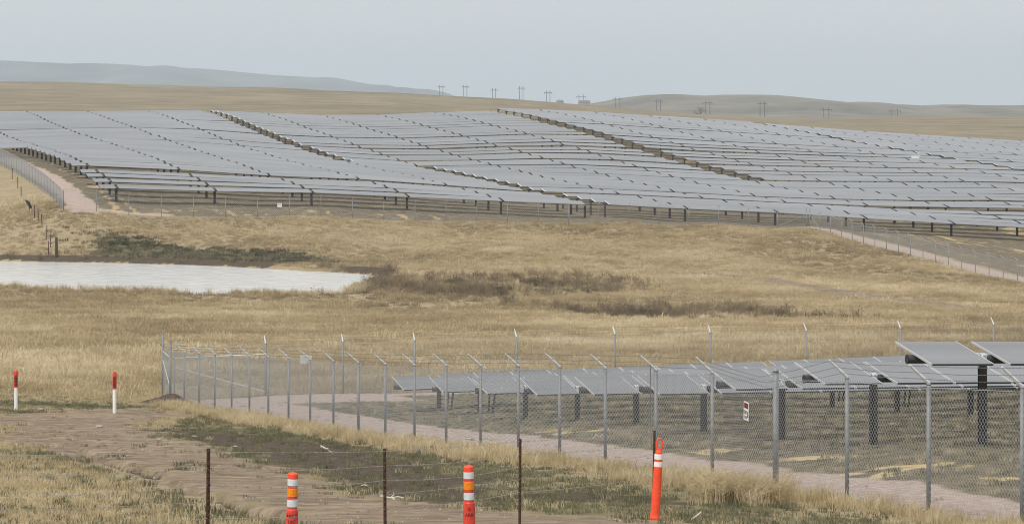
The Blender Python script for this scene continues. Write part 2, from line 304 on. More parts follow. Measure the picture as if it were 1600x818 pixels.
def ground_mat():
    m = bpy.data.materials.new('prairie_ground'); m.use_nodes = True; t = m.node_tree; b = t.nodes['Principled BSDF']
    b.inputs['Roughness'].default_value = 0.95; b.inputs['Specular IOR Level'].default_value = 0.1
    geo = t.nodes.new('ShaderNodeNewGeometry')
    def noise(scale, detail=6, rough=0.65, vec=None):
        n = t.nodes.new('ShaderNodeTexNoise'); n.inputs['Scale'].default_value = scale; n.inputs['Detail'].default_value = detail; n.inputs['Roughness'].default_value = rough
        t.links.new(vec or geo.outputs['Position'], n.inputs['Vector']); return n.outputs['Fac']
    def ramp(fac, *stops):
        r = t.nodes.new('ShaderNodeValToRGB'); e = r.color_ramp.elements
        while len(e) < len(stops): e.new(0.5)
        for k, (p_, c_) in enumerate(stops): e[k].position = p_; e[k].color = (*c_, 1)
        t.links.new(fac, r.inputs[0]); return r.outputs[0]
    def mix(f, a, b_):
        x = t.nodes.new('ShaderNodeMix'); x.data_type = 'RGBA'
        t.links.new(f, x.inputs[0]); t.links.new(a, x.inputs[6]); t.links.new(b_, x.inputs[7]); return x.outputs[2]
    def attr(n):
        a = t.nodes.new('ShaderNodeAttribute'); a.attribute_name = n; return a.outputs['Fac']
    def sharpen(f, nfac, k=0.5):
        # break the mask's edge up with fine noise
        a = t.nodes.new('ShaderNodeMath'); a.operation = 'MULTIPLY_ADD'; t.links.new(nfac, a.inputs[0]); a.inputs[1].default_value = k; 
        s_ = t.nodes.new('ShaderNodeMath'); s_.operation = 'SUBTRACT'; t.links.new(f, s_.inputs[0]); s_.inputs[1].default_value = k * 0.5
        t.links.new(s_.outputs[0], a.inputs[2])
        r = t.nodes.new('ShaderNodeMapRange'); r.inputs[1].default_value = 0.25; r.inputs[2].default_value = 0.75; t.links.new(a.outputs[0], r.inputs[0]); return r.outputs[0]
    fine = noise(3.0, 8, 0.7); mid = noise(0.35, 6); big = noise(0.035, 5); huge = noise(0.006, 4)
    grass = ramp(fine, (0.30, (0.17, 0.135, 0.085)), (0.5, (0.31, 0.25, 0.155)), (0.72, (0.44, 0.36, 0.235)))
    tan2 = ramp(mid, (0.35, (0.25, 0.195, 0.115)), (0.65, (0.40, 0.32, 0.19)))
    x = t.nodes.new('ShaderNodeMix'); x.data_type = 'RGBA'; x.inputs[0].default_value = 0.5; t.links.new(grass, x.inputs[6]); t.links.new(tan2, x.inputs[7]); grass = x.outputs[2]
    grey = mix(noise(0.02, 6), ramp(huge, (0.35, (0.185, 0.155, 0.105)), (0.65, (0.30, 0.245, 0.165))), ramp(noise(0.05, 8, .7), (0.38, (0.125, 0.11, 0.075)), (0.62, (0.31, 0.255, 0.17))))
    col = mix(attr('far'), grass, grey)
    col = mix(sharpen(attr('green'), fine), col, ramp(fine, (0.3, (0.085, 0.078, 0.042)), (0.7, (0.19, 0.17, 0.095))))
    col = mix(sharpen(attr('yard'), mid), col, ramp(noise(0.9, 8, 0.7), (0.3, (0.09, 0.072, 0.052)), (0.52, (0.17, 0.14, 0.095)), (0.75, (0.28, 0.235, 0.155))))
    col = mix(sharpen(attr('mud_and_shade'), fine), col, ramp(noise(4, 8, 0.75), (0.3, (0.055, 0.042, 0.031)), (0.7, (0.13, 0.10, 0.072))))
    mpd = t.nodes.new('ShaderNodeMapping'); mpd.inputs['Scale'].default_value = (0.8, 1.5, 1); mpd.inputs['Rotation'].default_value = (0, 0, R(25)); t.links.new(geo.outputs['Position'], mpd.inputs['Vector'])
    col = mix(sharpen(attr('dirt'), fine), col, mix(ramp(noise(0.9, 6, .7, mpd.outputs[0]), (0.38, (0, 0, 0)), (0.62, (1, 1, 1))), ramp(noise(3.5, 9, .75), (0.3, (0.10, 0.075, 0.05)), (0.7, (0.25, 0.19, 0.135))), ramp(noise(2.5, 9, 0.75), (0.28, (0.14, 0.104, 0.072)), (0.48, (0.29, 0.225, 0.158)), (0.72, (0.44, 0.35, 0.255)))))
    col = mix(sharpen(attr('gravel'), fine), col, ramp(noise(5, 9, 0.85), (0.34, (0.22, 0.165, 0.14)), (0.5, (0.41, 0.32, 0.275)), (0.66, (0.62, 0.51, 0.45))))
    col = mix(sharpen(attr('straw'), noise(5, 5, .7), 0.9), col, ramp(noise(6, 6, .7), (0.3, (0.38, 0.28, 0.14)), (0.7, (0.62, 0.49, 0.28))))
    t.links.new(col, b.inputs['Base Color'])
    bp = t.nodes.new('ShaderNodeBump'); bp.inputs['Strength'].default_value = 0.6; bp.inputs['Distance'].default_value = 0.06
    t.links.new(noise(5, 8, 0.75), bp.inputs['Height']); t.links.new(bp.outputs[0], b.inputs['Normal'])
    return m
M['ground'] = ground_mat()

# ------------------------------------------------------------------ helpers
class MB:
    def __init__(s): s.v = []; s.f = []; s.m = []
    def add(s, verts, faces, mi=0):
        o = len(s.v); s.v += [tuple(map(float, p)) for p in verts]; s.f += [tuple(i + o for i in f) for f in faces]; s.m += [mi] * len(faces); return s
    def box(s, c, size, mi=0, mtx=None):
        hx, hy, hz = size[0] / 2, size[1] / 2, size[2] / 2
        vs = [Vector((x, y, z)) for x in (-hx, hx) for y in (-hy, hy) for z in (-hz, hz)]
        if mtx: vs = [mtx @ q for q in vs]
        return s.add([q + Vector(c) for q in vs], [(0, 1, 3, 2), (4, 6, 7, 5), (0, 4, 5, 1), (2, 3, 7, 6), (0, 2, 6, 4), (1, 5, 7, 3)], mi)
    def tube(s, pts, rad, n=6, mi=0, cap=True):
        pts = [Vector(p) for p in pts]; rads = rad if isinstance(rad, (list, tuple)) else [rad] * len(pts)
        vs = []; fs = []
        for k, p in enumerate(pts):
            d = (pts[min(k + 1, len(pts) - 1)] - pts[max(k - 1, 0)]).normalized()
            up = Vector((0, 0, 1)) if abs(d.z) < 0.9 else Vector((0, 1, 0))
            a = d.cross(up).normalized(); b = d.cross(a).normalized()
            for j in range(n):
                t = 2 * math.pi * j / n; vs.append(p + (a * math.cos(t) + b * math.sin(t)) * rads[k])
        for k in range(len(pts) - 1):
            for j in range(n):
                fs.append((k * n + j, k * n + (j + 1) % n, (k + 1) * n + (j + 1) % n, (k + 1) * n + j))
        if cap and n > 2: fs.append(tuple(range(n))[::-1]); fs.append(tuple((len(pts) - 1) * n + j for j in range(n)))
        return s.add(vs, fs, mi)
    def lathe(s, prof, n=16, mi=0):
        """prof: (radius, z) from bottom to top"""
        vs = []; fs = []
        for r_, z_ in prof:
            for j in range(n): t = 2 * math.pi * j / n; vs.append((r_ * math.cos(t), r_ * math.sin(t), z_))
        for k in range(len(prof) - 1):
            for j in range(n): fs.append((k * n + j, k * n + (j + 1) % n, (k + 1) * n + (j + 1) % n, (k + 1) * n + j))
        fs.append(tuple(range(n))[::-1]); fs.append(tuple((len(prof) - 1) * n + j for j in range(n)))
        return s.add(vs, fs, mi)
    def mesh(s, name, mats, smooth=False):
        me = bpy.data.meshes.new(name); me.from_pydata(s.v, [], s.f)
        for m in (mats if isinstance(mats, (list, tuple)) else [mats]): me.materials.append(m)
        if len(me.materials) > 1: me.polygons.foreach_set('material_index', s.m)
        if smooth: me.polygons.foreach_set('use_smooth', [True] * len(me.polygons))
        me.update(); return me
def link(name, me, parent=None, loc=None, mtx=None):
    o = bpy.data.objects.new(name, me); COL.objects.link(o)
    if parent: o.parent = parent
    if mtx is not None: o.matrix_basis = mtx
    elif loc is not None: o.location = loc
    return o
def build(mb, name, mats, parent=None, loc=None, smooth=False): return link(name, mb.mesh(name, mats, smooth), parent, loc)
def tag(o, label=None, cat=None, group=None, kind=None):
    for k, v in (('label', label), ('category', cat), ('group', group), ('kind', kind)):
        if v: o[k] = v
    return o
def thing(name, loc, label, cat, group=None):
    o = bpy.data.objects.new(name, None); COL.objects.link(o); o.location = loc; o.empty_display_size = 0.3
    return tag(o, label, cat, group)
ORD = 'first second third fourth fifth sixth seventh eighth ninth tenth eleventh twelfth thirteenth fourteenth fifteenth sixteenth seventeenth eighteenth nineteenth twentieth'.split()
def ordinal(n):
    if n <= 20: return ORD[n - 1]
    t, u = divmod(n, 10); tens = {2: 'twenty', 3: 'thirty', 4: 'forty', 5: 'fifty'}[t]
    return tens + '-' + ORD[u - 1] if u else {'twenty': 'twentieth', 'thirty': 'thirtieth', 'forty': 'fortieth', 'fifty': 'fiftieth'}[tens]

def np_mesh(name, V, Q, mats, smooth=True):
    me = bpy.data.meshes.new(name); n = len(V); q = len(Q); k = Q.shape[1]
    me.vertices.add(n); me.vertices.foreach_set('co', V.astype(np.float32).ravel())
    me.loops.add(q * k); me.loops.foreach_set('vertex_index', Q.astype(np.int32).ravel())
    me.polygons.add(q); me.polygons.foreach_set('loop_start', np.arange(0, q * k, k, dtype=np.int32))
    try: me.polygons.foreach_set('loop_total', np.full(q, k, np.int32))
    except Exception: pass
    for m in (mats if isinstance(mats, (list, tuple)) else [mats]): me.materials.append(m)
    me.update(calc_edges=True); me.validate()
    if smooth: me.polygons.foreach_set('use_smooth', np.ones(q, bool))
    return me

# ------------------------------------------------------------------ ground
def make_ground():
    tin = np.arange(-0.205, 0.2051, 0.0013)
    side = np.concatenate([np.linspace(0.212, 0.35, 12), np.linspace(0.4, 1.6, 14)])
    T = np.concatenate([-side[::-1], tin, side])
    Zr = np.concatenate([[0.6, 2, 4, 7, 10, 14, 18, 22, 26, 30, 33, 35.5, 37.5, 39],
                         np.exp(np.arange(math.log(40), math.log(140), 0.0022)), np.exp(np.arange(math.log(140), math.log(268), 0.0036)), np.exp(np.arange(math.log(268), math.log(352), 0.0013)), np.exp(np.arange(math.log(352.2), math.log(700), 0.0036)),
                         np.exp(np.arange(math.log(700), math.log(16000), 0.022))])
    Tm, Zm = np.meshgrid(T, Zr)
    X = Tm * Zm; Y = Zm.copy()
    D = dep(X.ravel(), Y.ravel()).reshape(X.shape)
    x, y = X.ravel(), Y.ravel()
    mk = masks(x, y)
    z = -D.ravel()
    w1 = np.clip(y / 60, 0.3, 1)
    z += 0.045 * fbm(x, y, 1.3, 21) * w1 * (1 - mk['gravel'] * 0.6) + 0.03 * fbm(x, y, 0.45, 22, 2) * (mk['mud_and_shade'] + 0.5 * mk['dirt']) * (y < 140)
    z += 0.10 * fbm(x, y, 7, 23) * sstep(135, 170, y) * (y < 345)
    z += np.where(y > 1000, 2.5 * fbm(x, y, 160, 24) * sstep(1000, 1500, y), 0) + np.where((y > 640), 0.8 * fbm(x, y, 60, 27) * sstep(650, 800, y), 0)
    m = y < 120
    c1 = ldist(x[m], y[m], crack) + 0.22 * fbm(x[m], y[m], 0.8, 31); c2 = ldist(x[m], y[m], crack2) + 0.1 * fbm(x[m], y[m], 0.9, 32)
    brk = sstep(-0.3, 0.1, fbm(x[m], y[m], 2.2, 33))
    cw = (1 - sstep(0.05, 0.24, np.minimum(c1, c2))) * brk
    z[m] -= 0.24 * cw
    lf = x[m] < np.interp(y[m], [q[1] for q in crack][::-1], [q[0] for q in crack][::-1])
    z[m] -= 0.07 * lf * (1 - sstep(0.5, 3.0, c1)) * sstep(-.3, .1, brk)           # the washed-out side lies lower
    mk['mud_and_shade'][m] = np.maximum(mk['mud_and_shade'][m], sstep(.3, .9, cw)); mk['dirt'][m] *= 1 - sstep(.3, .9, cw)  # shade under the crack's undercut lip, painted with the dark soil colour
    m = (y > 160) & (y < 300)
    bd = ldist(x[m], y[m], bank)
    z[m] -= 0.7 * (1 - sstep(0.5, 3.0, bd + 0.8 * fbm(x[m], y[m], 3, 35)))
    # the earth mound by the fence corner, and two clods in the verge
    for (mx, my), h_, r_ in ((cast(272, 632), 0.22, 0.9), (cast(258, 633), 0.2, 1.1), (cast(670, 708), 0.2, 0.45)):
        z += h_ * np.exp(-(((x - mx) / r_) ** 2 + ((y - my) / (r_ * 1.3)) ** 2)) * (1 + 0.5 * fbm(x, y, 0.5, 36))
        mk['mud_and_shade'] = np.maximum(mk['mud_and_shade'], np.exp(-(((x - mx) / r_) ** 2 + ((y - my) / (r_ * 1.3)) ** 2)) * 1.3).clip(0, 1)
    nr, nc = X.shape
    idx = np.arange(nr * nc).reshape(nr, nc)
    Q = np.stack([idx[:-1, :-1], idx[:-1, 1:], idx[1:, 1:], idx[1:, :-1]], -1).reshape(-1, 4)
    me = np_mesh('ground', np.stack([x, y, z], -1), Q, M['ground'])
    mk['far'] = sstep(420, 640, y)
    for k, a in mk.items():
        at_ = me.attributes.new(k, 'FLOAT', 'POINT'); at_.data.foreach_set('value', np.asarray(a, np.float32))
    o = link('ground', me); o['kind'] = 'structure'
make_ground()

# pond
def make_pond():
    m = bpy.data.materials.new('pond_water'); m.use_nodes = True; t = m.node_tree; b = t.nodes['Principled BSDF']
    b.inputs['Base Color'].default_value = (0.64, 0.64, 0.62, 1); b.inputs['Roughness'].default_value = 0.14; b.inputs['IOR'].default_value = 1.33  # pale base: sky glare off the ripples is put into the water's colour
    geo = t.nodes.new('ShaderNodeNewGeometry'); mp = t.nodes.new('ShaderNodeMapping'); mp.inputs['Scale'].default_value = (0.55, 0.75, 1)
    nz = t.nodes.new('ShaderNodeTexNoise'); nz.inputs['Scale'].default_value = 1.2; nz.inputs['Detail'].default_value = 5
    bp = t.nodes.new('ShaderNodeBump'); bp.inputs['Strength'].default_value = 1.0; bp.inputs['Distance'].default_value = 0.22
    t.links.new(geo.outputs['Position'], mp.inputs['Vector']); t.links.new(mp.outputs[0], nz.inputs['Vector']); t.links.new(nz.outputs['Fac'], bp.inputs['Height']); t.links.new(bp.outputs[0], b.inputs['Normal'])
    X0, X1, Y0, Y1 = -130, 2, 262, 352
    me = bpy.data.meshes.new('pond')
    c = np.array(pond_poly).mean(0)
    P = np.array(pond_poly); d = P - c; P = P + d / np.linalg.norm(d, axis=1)[:, None] * 1.5
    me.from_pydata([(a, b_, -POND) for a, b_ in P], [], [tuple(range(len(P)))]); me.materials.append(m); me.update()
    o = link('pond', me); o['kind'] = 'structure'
make_pond()

# hills behind, and the far mesa
def ridge(name, prof, Zc, Zn, Zf, vbase, matl, amp, seed):
    xs = np.linspace(prof[0][0], prof[-1][0], 260); top = np.interp(xs, [p[0] for p in prof], [p[1] for p in prof])
    top = top + 0.9 * fbm(xs * 1.0, xs * 0, 45.0, seed + 3, 4); k = np.array([0.05, 0.1, 0.2, 0.1, 0.05]); top = np.convolve(np.pad(top, 2, mode='edge'), k / k.sum(), 'valid')
    zs = np.concatenate([np.linspace(Zn, Zc, 26), np.linspace(Zc, Zf, 8)[1:]])
    V = []
    for Z in zs:
        hh = -(vbase - VH) / F * Zn
        ht = -(top - VH) / F * Zc
        s_ = sstep(Zn, Zc, Z) if Z <= Zc else 1 - 0.8 * sstep(Zc, Zf, Z)
        X = (xs - 800) / F * Zc
        n_ = fbm(X, np.full(X.shape, Z), (Zc - Zn) * 0.22, seed, 4)
        V.append(np.stack([X, np.full(X.shape, Z), hh + (ht - hh) * s_ + amp * n_ * math.sin(math.pi * min(1, max(0, (Z - Zn) / (Zc - Zn)))) ], -1))
    V = np.concatenate(V); nr, nc = len(zs), len(xs); idx = np.arange(nr * nc).reshape(nr, nc)
    Q = np.stack([idx[:-1, :-1], idx[:-1, 1:], idx[1:, 1:], idx[1:, :-1]], -1).reshape(-1, 4)
    o = link(name, np_mesh(name, V, Q, matl)); o['kind'] = 'structure'
M['hill'] = mat('dry_hill', (0.15, 0.125, 0.085), 0.95, 0, 0.5, 0.01)
M['mesa'] = mat('far_hill', (0.12, 0.125, 0.115), 0.95, 0, 0.5, 0.003)
ridge('hill', [(650, 190), (840, 176), (930, 163), (965, 157), (1000, 152), (1045, 149.5), (1090, 152), (1120, 150), (1150, 148), (1200, 148), (1240, 151), (1300, 157), (1340, 162), (1380, 166.5), (1430, 165.5),
      (1480, 163), (1515, 166.5), (1560, 165.5), (1600, 164), (1750, 160), (1950, 168), (2300, 160)], 4000, 2900, 5000, 186, M['hill'], 12, 41)
ridge('distant_mesa', [(-1200, 90), (-500, 88), (-150, 92), (0, 94.5), (60, 97), (130, 101), (230, 104), (330, 108), (400, 115), (470, 120), (545, 125), (565, 130), (600, 138), (640, 145), (700, 152), (800, 158), (950, 168)],
      9500, 7600, 11500, 172, M['mesa'], 60, 42)

# ------------------------------------------------------------------ chain-link fences
def zigzag(W, H, px, ph, rad, a=None, b=None):
    """woven diamond mesh W x H; corners follow the two base points when given (sheared to the slope)"""
    n = int(round(W / px)); K = int(round(H / ph)); px = W / n; ph = H / K
    ks = np.arange(K + 1); base = (ks % 2) * px / 2
    lines = []
    for i in range(n + 1):
        if i < n: lines.append(i * px + base)
        if i > 0: lines.append(i * px - base)
    L = np.array(lines)                                  # wires x heights
    zz = ks * ph
    cs = [(rad, 0), (-rad * 0.5, rad * 0.87), (-rad * 0.5, -rad * 0.87)]
    V = np.zeros((len(L), K + 1, 3, 3))
    for j, (ox, oy) in enumerate(cs):
        V[:, :, j, 0] = L + ox; V[:, :, j, 1] = oy; V[:, :, j, 2] = zz[None]
    nw = len(L); idx = np.arange(nw * (K + 1) * 3).reshape(nw, K + 1, 3)
    Q = []
    for j in range(3):
        j2 = (j + 1) % 3
        Q.append(np.stack([idx[:, :-1, j], idx[:, :-1, j2], idx[:, 1:, j2], idx[:, 1:, j]], -1).reshape(-1, 4))
    V = V.reshape(-1, 3); Q = np.concatenate(Q)
    if a is not None:
        a = np.array(a); b = np.array(b); d = b - a; hl = math.hypot(d[0], d[1]); dh = d[:2] / hl; nn = np.array([-dh[1], dh[0]])
        t = V[:, 0] / W
        P = np.zeros_like(V); P[:, :2] = a[:2] + t[:, None] * d[:2] + V[:, 1:2] * nn; P[:, 2] = a[2] + t * d[2] + V[:, 2]
        V = P
    return V, Q
def barbed(mb, pts, rad, barbs=True, mi=0, every=.125):
    mb.tube(pts, rad, 3, mi, cap=False)
    if barbs:
        for a, b in zip(pts[:-1], pts[1:]):
            a, b = Vector(a), Vector(b); L = (b - a).length; k = 0.07
            while k < L:
                c = a.lerp(b, k / L); q = Vector((random.uniform(-.4, .4), random.uniform(-.4, .4), 1)).normalized() * 0.022
                q2 = Vector((q.z, 0.01, -q.x))
                mb.add([c - q, c + q, c + Vector((.006, .006, 0)), c - q2, c + q2, c + Vector((0, 0, .008))], [(0, 1, 2), (3, 4, 5)], mi); k += every
post_meshes = {}
def post_mesh(h, r):
    key = (round(h, 2), r)
    if key not in post_meshes:
        mb = MB(); mb.tube([(0, 0, -0.3), (0, 0, h)], r, 8); mb.tube([(0, 0, h), (0, 0, h + r * .6), (0, 0, h + r)], [r * 1.12, r * .95, r * .3], 8)
        post_meshes[key] = mb.mesh('post', M['galv'], True)
    return post_meshes[key]
def fence(name, label, pts, h, outward, posts=None, wires=True, mesh_h=None, near=True, arm=0.33, cat='fence', skip_mesh=()):
    """pts: list of (X, Y[, r, height]); posts stand at each"""
    root = thing(name, (pts[0][0], pts[0][1], gz(pts[0][0], pts[0][1])), label, cat); o = Vector(root.location)
    mesh_h = mesh_h or h - 0.06
    B = [Vector((p[0], p[1], gz(p[0], p[1]))) - o for p in pts]
    ow = Vector((outward[0], outward[1], 0)).normalized()
    arms = []
    am = MB()
    a0 = Vector((0, 0, 0)); a1 = ow * arm + Vector((0, 0, arm))
    am.tube([a0 - Vector((0, 0, .05)), a0 + Vector((0, 0, .03)), a1], [0.034, 0.034, 0.02], 6)
    am.box(a1 * 0.5, (0.03, 0.03, 0.03)); arm_me = am.mesh('barbed_wire_arm', M['galv_bright'])
    for k, (p, b) in enumerate(zip(pts, B)):
        r_ = p[2] if len(p) > 2 and p[2] else 0.036; hh = p[3] if len(p) > 3 else h
        po = link('post', post_mesh(hh, r_), root, b)
        if len(p) <= 3:
            link('barbed_wire_arm', arm_me, po, (0, 0, h))
            arms.append(b + Vector((0, 0, h)))
        else: arms.append(b + Vector((0, 0, min(h, hh - 0.4))))
    shared = None
    for k, (a, b) in enumerate(zip(B[:-1], B[1:])):
        W = math.hypot(b.x - a.x, b.y - a.y)
        if near:
            V, Q = zigzag(W, mesh_h, 0.12, 0.05, 0.0034, a + Vector((0, 0, .04)), b + Vector((0, 0, .04)))
            mo = link('chain_link_mesh', np_mesh('chain_link_mesh', V, Q, M['wire'], False), root)
        else:
            if shared is None: V, Q = zigzag(3.66, mesh_h, 0.24, 0.1, 0.0062); shared = np_mesh('chain_link_mesh', V, Q, M['wire'], False)
            d = b - a; ang = math.atan2(d.y, d.x); pit = -math.atan2(d.z, W)
            mo = link('chain_link_mesh', shared, root, mtx=Matrix.Translation(a + Vector((0, 0, .05))) @ Matrix.Rotation(ang, 4, 'Z') @ Matrix.Rotation(pit, 4, 'Y') @ Matrix.Diagonal((d.length / 3.66, 1, 1, 1)))
        mo['kind'] = 'stuff'
    if wires:
        for f in (0.3, 0.62, 0.95):
            mb = MB(); path = [q + a1 * f for q in arms]; sag = []
            for a, b in zip(path[:-1], path[1:]): sag += [a, a.lerp(b, .5) - Vector((0, 0, random.uniform(0.005, 0.035)))]
            barbed(mb, sag + [path[-1]], 0.0035 if near else 0.007, near); build(mb, 'barbed_wire', M['barb'], root)
        for hh in (h - 0.05, 0.08):
            mb = MB(); mb.tube([q + Vector((0, 0, hh)) for q in B], 0.004 if near else 0.008, 4, cap=False); build(mb, 'tension_wire', M['wire'], root)
    return root, B

npts = []
for i in range(-5, 23):
    X, Y = fence_pt(i)
    r_ = {2: 0.055, 12: 0.046, 22: 0.055}.get(i, 0)
    if i == 22: npts.append((X, Y, r_, 2.45))
    elif i == 2: npts.append((X, Y, r_, 2.2))
    else: npts.append((X, Y, r_) if r_ else (X, Y))
npts.append((at(254.5, 131.5), 131.5, 0.05, 2.68))
nf, nB = fence('chain_link_fence', 'long galvanised chain-link fence with slanted barbed-wire arms along the pink gravel, nearest the camera', npts, 2.1, NFN)
# bracing at the end bay, and the loose loop of wire on the end post
mb = MB(); mb.tube([nB[-1] + Vector((0, 0, 1.95)), nB[-2] + Vector((0, 0, 1.8))], 0.022, 6); build(mb, 'brace_rail', M['galv_bright'], nf)
mb = MB(); mb.tube([nB[-1] + Vector((0, 0, 1.6)), nB[-2] + Vector((0, 0, 0.55))], 0.018, 6); build(mb, 'brace_rod', M['galv_bright'], nf)
mb = MB(); q = nB[-2] + Vector((0, -.05, 0))
mb.tube([q + Vector(v) for v in ((.06, 0, 2.2), (.25, 0, 2.22), (.24, 0, 2.38), (.55, 0, 2.42))], 0.012, 4)
mb.tube([q + Vector(v) for v in ((.25, 0, 2.22), (.6, 0, 2.2), (.62, 0, 2.28), (.3, 0, 2.3))], 0.012, 4); build(mb, 'loose_wire', M['barb'], nf)
k4 = 9; q = nB[k4]
mb = MB(); mb.tube([q + Vector(v) for v in ((-.33, -.05, 2.45), (-.12, -.06, 2.25), (-.12, -.06, 1.4), (-.1, -.06, .5))], 0.01, 4); build(mb, 'hanging_cable', M['barb'], nf)

cor = fence_pt(22)
bpts = [(cor[0] + 0.16, cor[1] + 0.04, 0.03, 2.1)]
for x in (415, 536, 648, 807, 961, 1110, 1260, 1407, 1553, 1700, 1850):
    Z = 130.0
    for _ in range(8): Z = back_Z(at(x, Z))
    bpts.append((at(x, Z), Z, 0.045) if x == 415 else (at(x, Z), Z))
bf, bB = fence('chain_link_fence', 'chain-link fence behind the near solar panels, only post tops showing above them', bpts, 2.12, (-0.25, 0.97))
mb = MB(); mb.tube([bB[0] + Vector((0, 0, 1.78)), bB[1] + Vector((0, 0, 1.72))], 0.027, 6); build(mb, 'brace_rail', M['galv_bright'], bf)
mb = MB(); mb.tube([bB[0] + Vector((0, 0, 1.4)), bB[1] + Vector((0, 0, 0.18))], 0.027, 6); build(mb, 'brace_rod', M['galv_bright'], bf)

step = 3.66
lp = [xy(RL, PF + step * k) for k in range(0, 36)]
fence('chain_link_fence', 'distant chain-link fence climbing the slope at the far left beside a pink track', lp, 2.1, (-CT, -ST), near=False)
fp = [xy(RL + step * k, PF) for k in range(0, 24)] + [xy(RR, PF)]
ff, fB = fence('chain_link_fence', 'distant chain-link fence along the foot of the hillside solar field', [(p[0], p[1]) for p in fp], 2.1, (ST, -CT), near=False)
rpts = [xy(RR + 0.3, PF - 0.2 - step * k) for k in range(0, 27)]
rf, rB = fence('chain_link_fence', 'distant chain-link fence running down past the pink track at the right', rpts, 2.1, (-CT, -ST), near=False)
for (root, B, dr) in ((ff, fB, (-CT, -ST)), (rf, rB, (ST, -CT))):
    p = B[-1] if root is ff else B[0]
    mb = MB(); e = p + Vector((dr[0] * 4.0, dr[1] * 4.0, 0)); e.z = gz(*(Vector(root.location) + e).xy) - root.location.z
    mb.tube([p + Vector((0, 0, 1.5)), e + Vector((0, 0, 0.1))], 0.04, 6); build(mb, 'brace_rod', M['galv'], root)

# ------------------------------------------------------------------ signs on the fences
def sign(name, label, i, hgt, wd, ht, face, cat='sign', side=1.0):
    X, Y = fence_pt(i); d = Vector((NFD[0], NFD[1], 0)); nrm = Vector((NFN[0], NFN[1], 0)) * side
    b = Vector((X, Y, gz(X, Y) + hgt)) + Vector((NFN[0], NFN[1], 0)) * 0.03
    root = thing(name, b, label, cat)
    return root, Matrix(((-d.x * side, 0, nrm.x), (-d.y * side, 0, nrm.y), (0, 1, 0))).to_4x4()
sr, sm = sign('warning_sign', 'white warning sign with dark red header hung on the chain-link mesh', 2.43, 1.27, 0.38, 0.5, 0)
def plate(parent, name, sm, x0, x1, y0, y1, z0, z1, m):
    mb = MB(); mb.box(((x0 + x1) / 2, (y0 + y1) / 2, (z0 + z1) / 2), (x1 - x0, y1 - y0, z1 - z0)); o = build(mb, name, m, parent); o.matrix_basis = sm @ Matrix.Rotation(R(-4), 4, 'Z') @ Matrix.Scale(.7, 4); return o
plate(sr, 'plate', sm, -.2, .2, 0, .50, 0, .004, M['sign'])
plate(sr, 'header_panel', sm, -.16, .16, .32, .465, .004, .007, M['signred'])
for y0, x0, x1 in ((.235, -.17, .06), (.20, -.17, .08), (.165, -.17, .04)): plate(sr, 'text_line', sm, x0, x1, y0, y0 + .02, .004, .007, M['black'])
for x0, x1 in ((-.13, -.02), (.0, .09)): plate(sr, 'text_line', sm, x0, x1, .04, .12, .004, .006, M['galv'])
plate(sr, 'pictogram', sm, .11, .165, .09, .25, .004, .007, M['black'])
sb, sm2 = sign('blank_sign', 'blank white rectangular sign fixed near the top of the chain-link fence', 14.15, 1.98, 0.6, 0.3, 0)
sm3 = Matrix(((1, 0, 0), (0, 0, -1), (0, 1, 0))).to_4x4()
mb = MB(); mb.box((0, .14, 0), (.37, .27, .006)); o = build(mb, 'plate', M['sign'], sb); o.matrix_basis = sm3
V, Q = zigzag(.4, .3, .06, .035, .004); mo = link('chain_link_mesh', np_mesh('chain_link_mesh', V, Q, M['galv'], False), sb, (-.2, -.03, 0)); mo['kind'] = 'stuff'
X, Y = xy(RL + 29.2, PF); 
for _ in range(20): X = at(437, Y); r_, p_ = rp(X, Y); X, Y = xy(r_, PF)
root = thing('small_sign', (X, Y - .06, gz(X, Y) + 1.15), 'tiny white sign on the distant fence below the panels', 'sign')
mb = MB(); mb.box((0, 0, .22), (.5, .02, .42)); build(mb, 'plate', M['sign'], root)
mb = MB(); mb.box((0, -.015, .3), (.4, .006, .1)); build(mb, 'header_panel', M['galv'], root)

# ------------------------------------------------------------------ solar trackers
TILT = R(8.6); CH = 2.11; FCH = 2.29
def ibeam(h, w_, d_, t=0.02):
    mb = MB()
    mb.box((0, -d_ / 2 + t / 2, h / 2), (w_, t, h)); mb.box((0, d_ / 2 - t / 2, h / 2), (w_, t, h)); mb.box((0, 0, h / 2), (t, d_ - 2 * t - .002, h)); return mb
near_pile = ibeam(2.6, 0.165, 0.2).mesh('pile', M['pile']); far_pile = ibeam(2.6, 0.26, 0.24, .03).mesh('pile', M['pile'])
def bearing_me():
    mb = MB(); mb.lathe([(.13, -.05), (.13, .05)], 10); 
    me = mb; me.v = [(z, x, y) for x, y, z in me.v]
    me.box((0, 0, -.12), (.12, .16, .14)); me.box((0, .0, .1), (.05, .42, .03)); return me.mesh('bearing', M['galv_bright'])
bear = bearing_me()
def module_me(w_):
    mb = MB()
    mb.box((0, 0, 0.0), (w_ - .05, CH - .03, 0.03), 0)
    for s_ in (-1, 1): mb.box((s_ * (w_ / 2 - .012), 0, -.002), (.024, CH, .042), 1)
    for s_ in (-1, 1): mb.box((0, s_ * (CH / 2 - .0075), -.004), (w_ - .072, .015, .036), 2)
    mb.box((0, 0, -.022), (w_ - .075, CH - .06, .008), 2)
    return mb.mesh('panel', [M['glass'], M['alu'], M['back']])
def tracker(name, label, cat, group, p, r_list, r_end, heights, lift, near):
    """one row: r_list = pile positions along the row; panels fill the bays"""
    x0, y0 = xy(r_list[0], p); root = thing(name, (x0, y0, gz(x0, y0)), label, cat, group); o = Vector(root.location)
    return root, o
NP = Vector((-ST, CT, 0)); NR = Vector((CT, ST, 0))
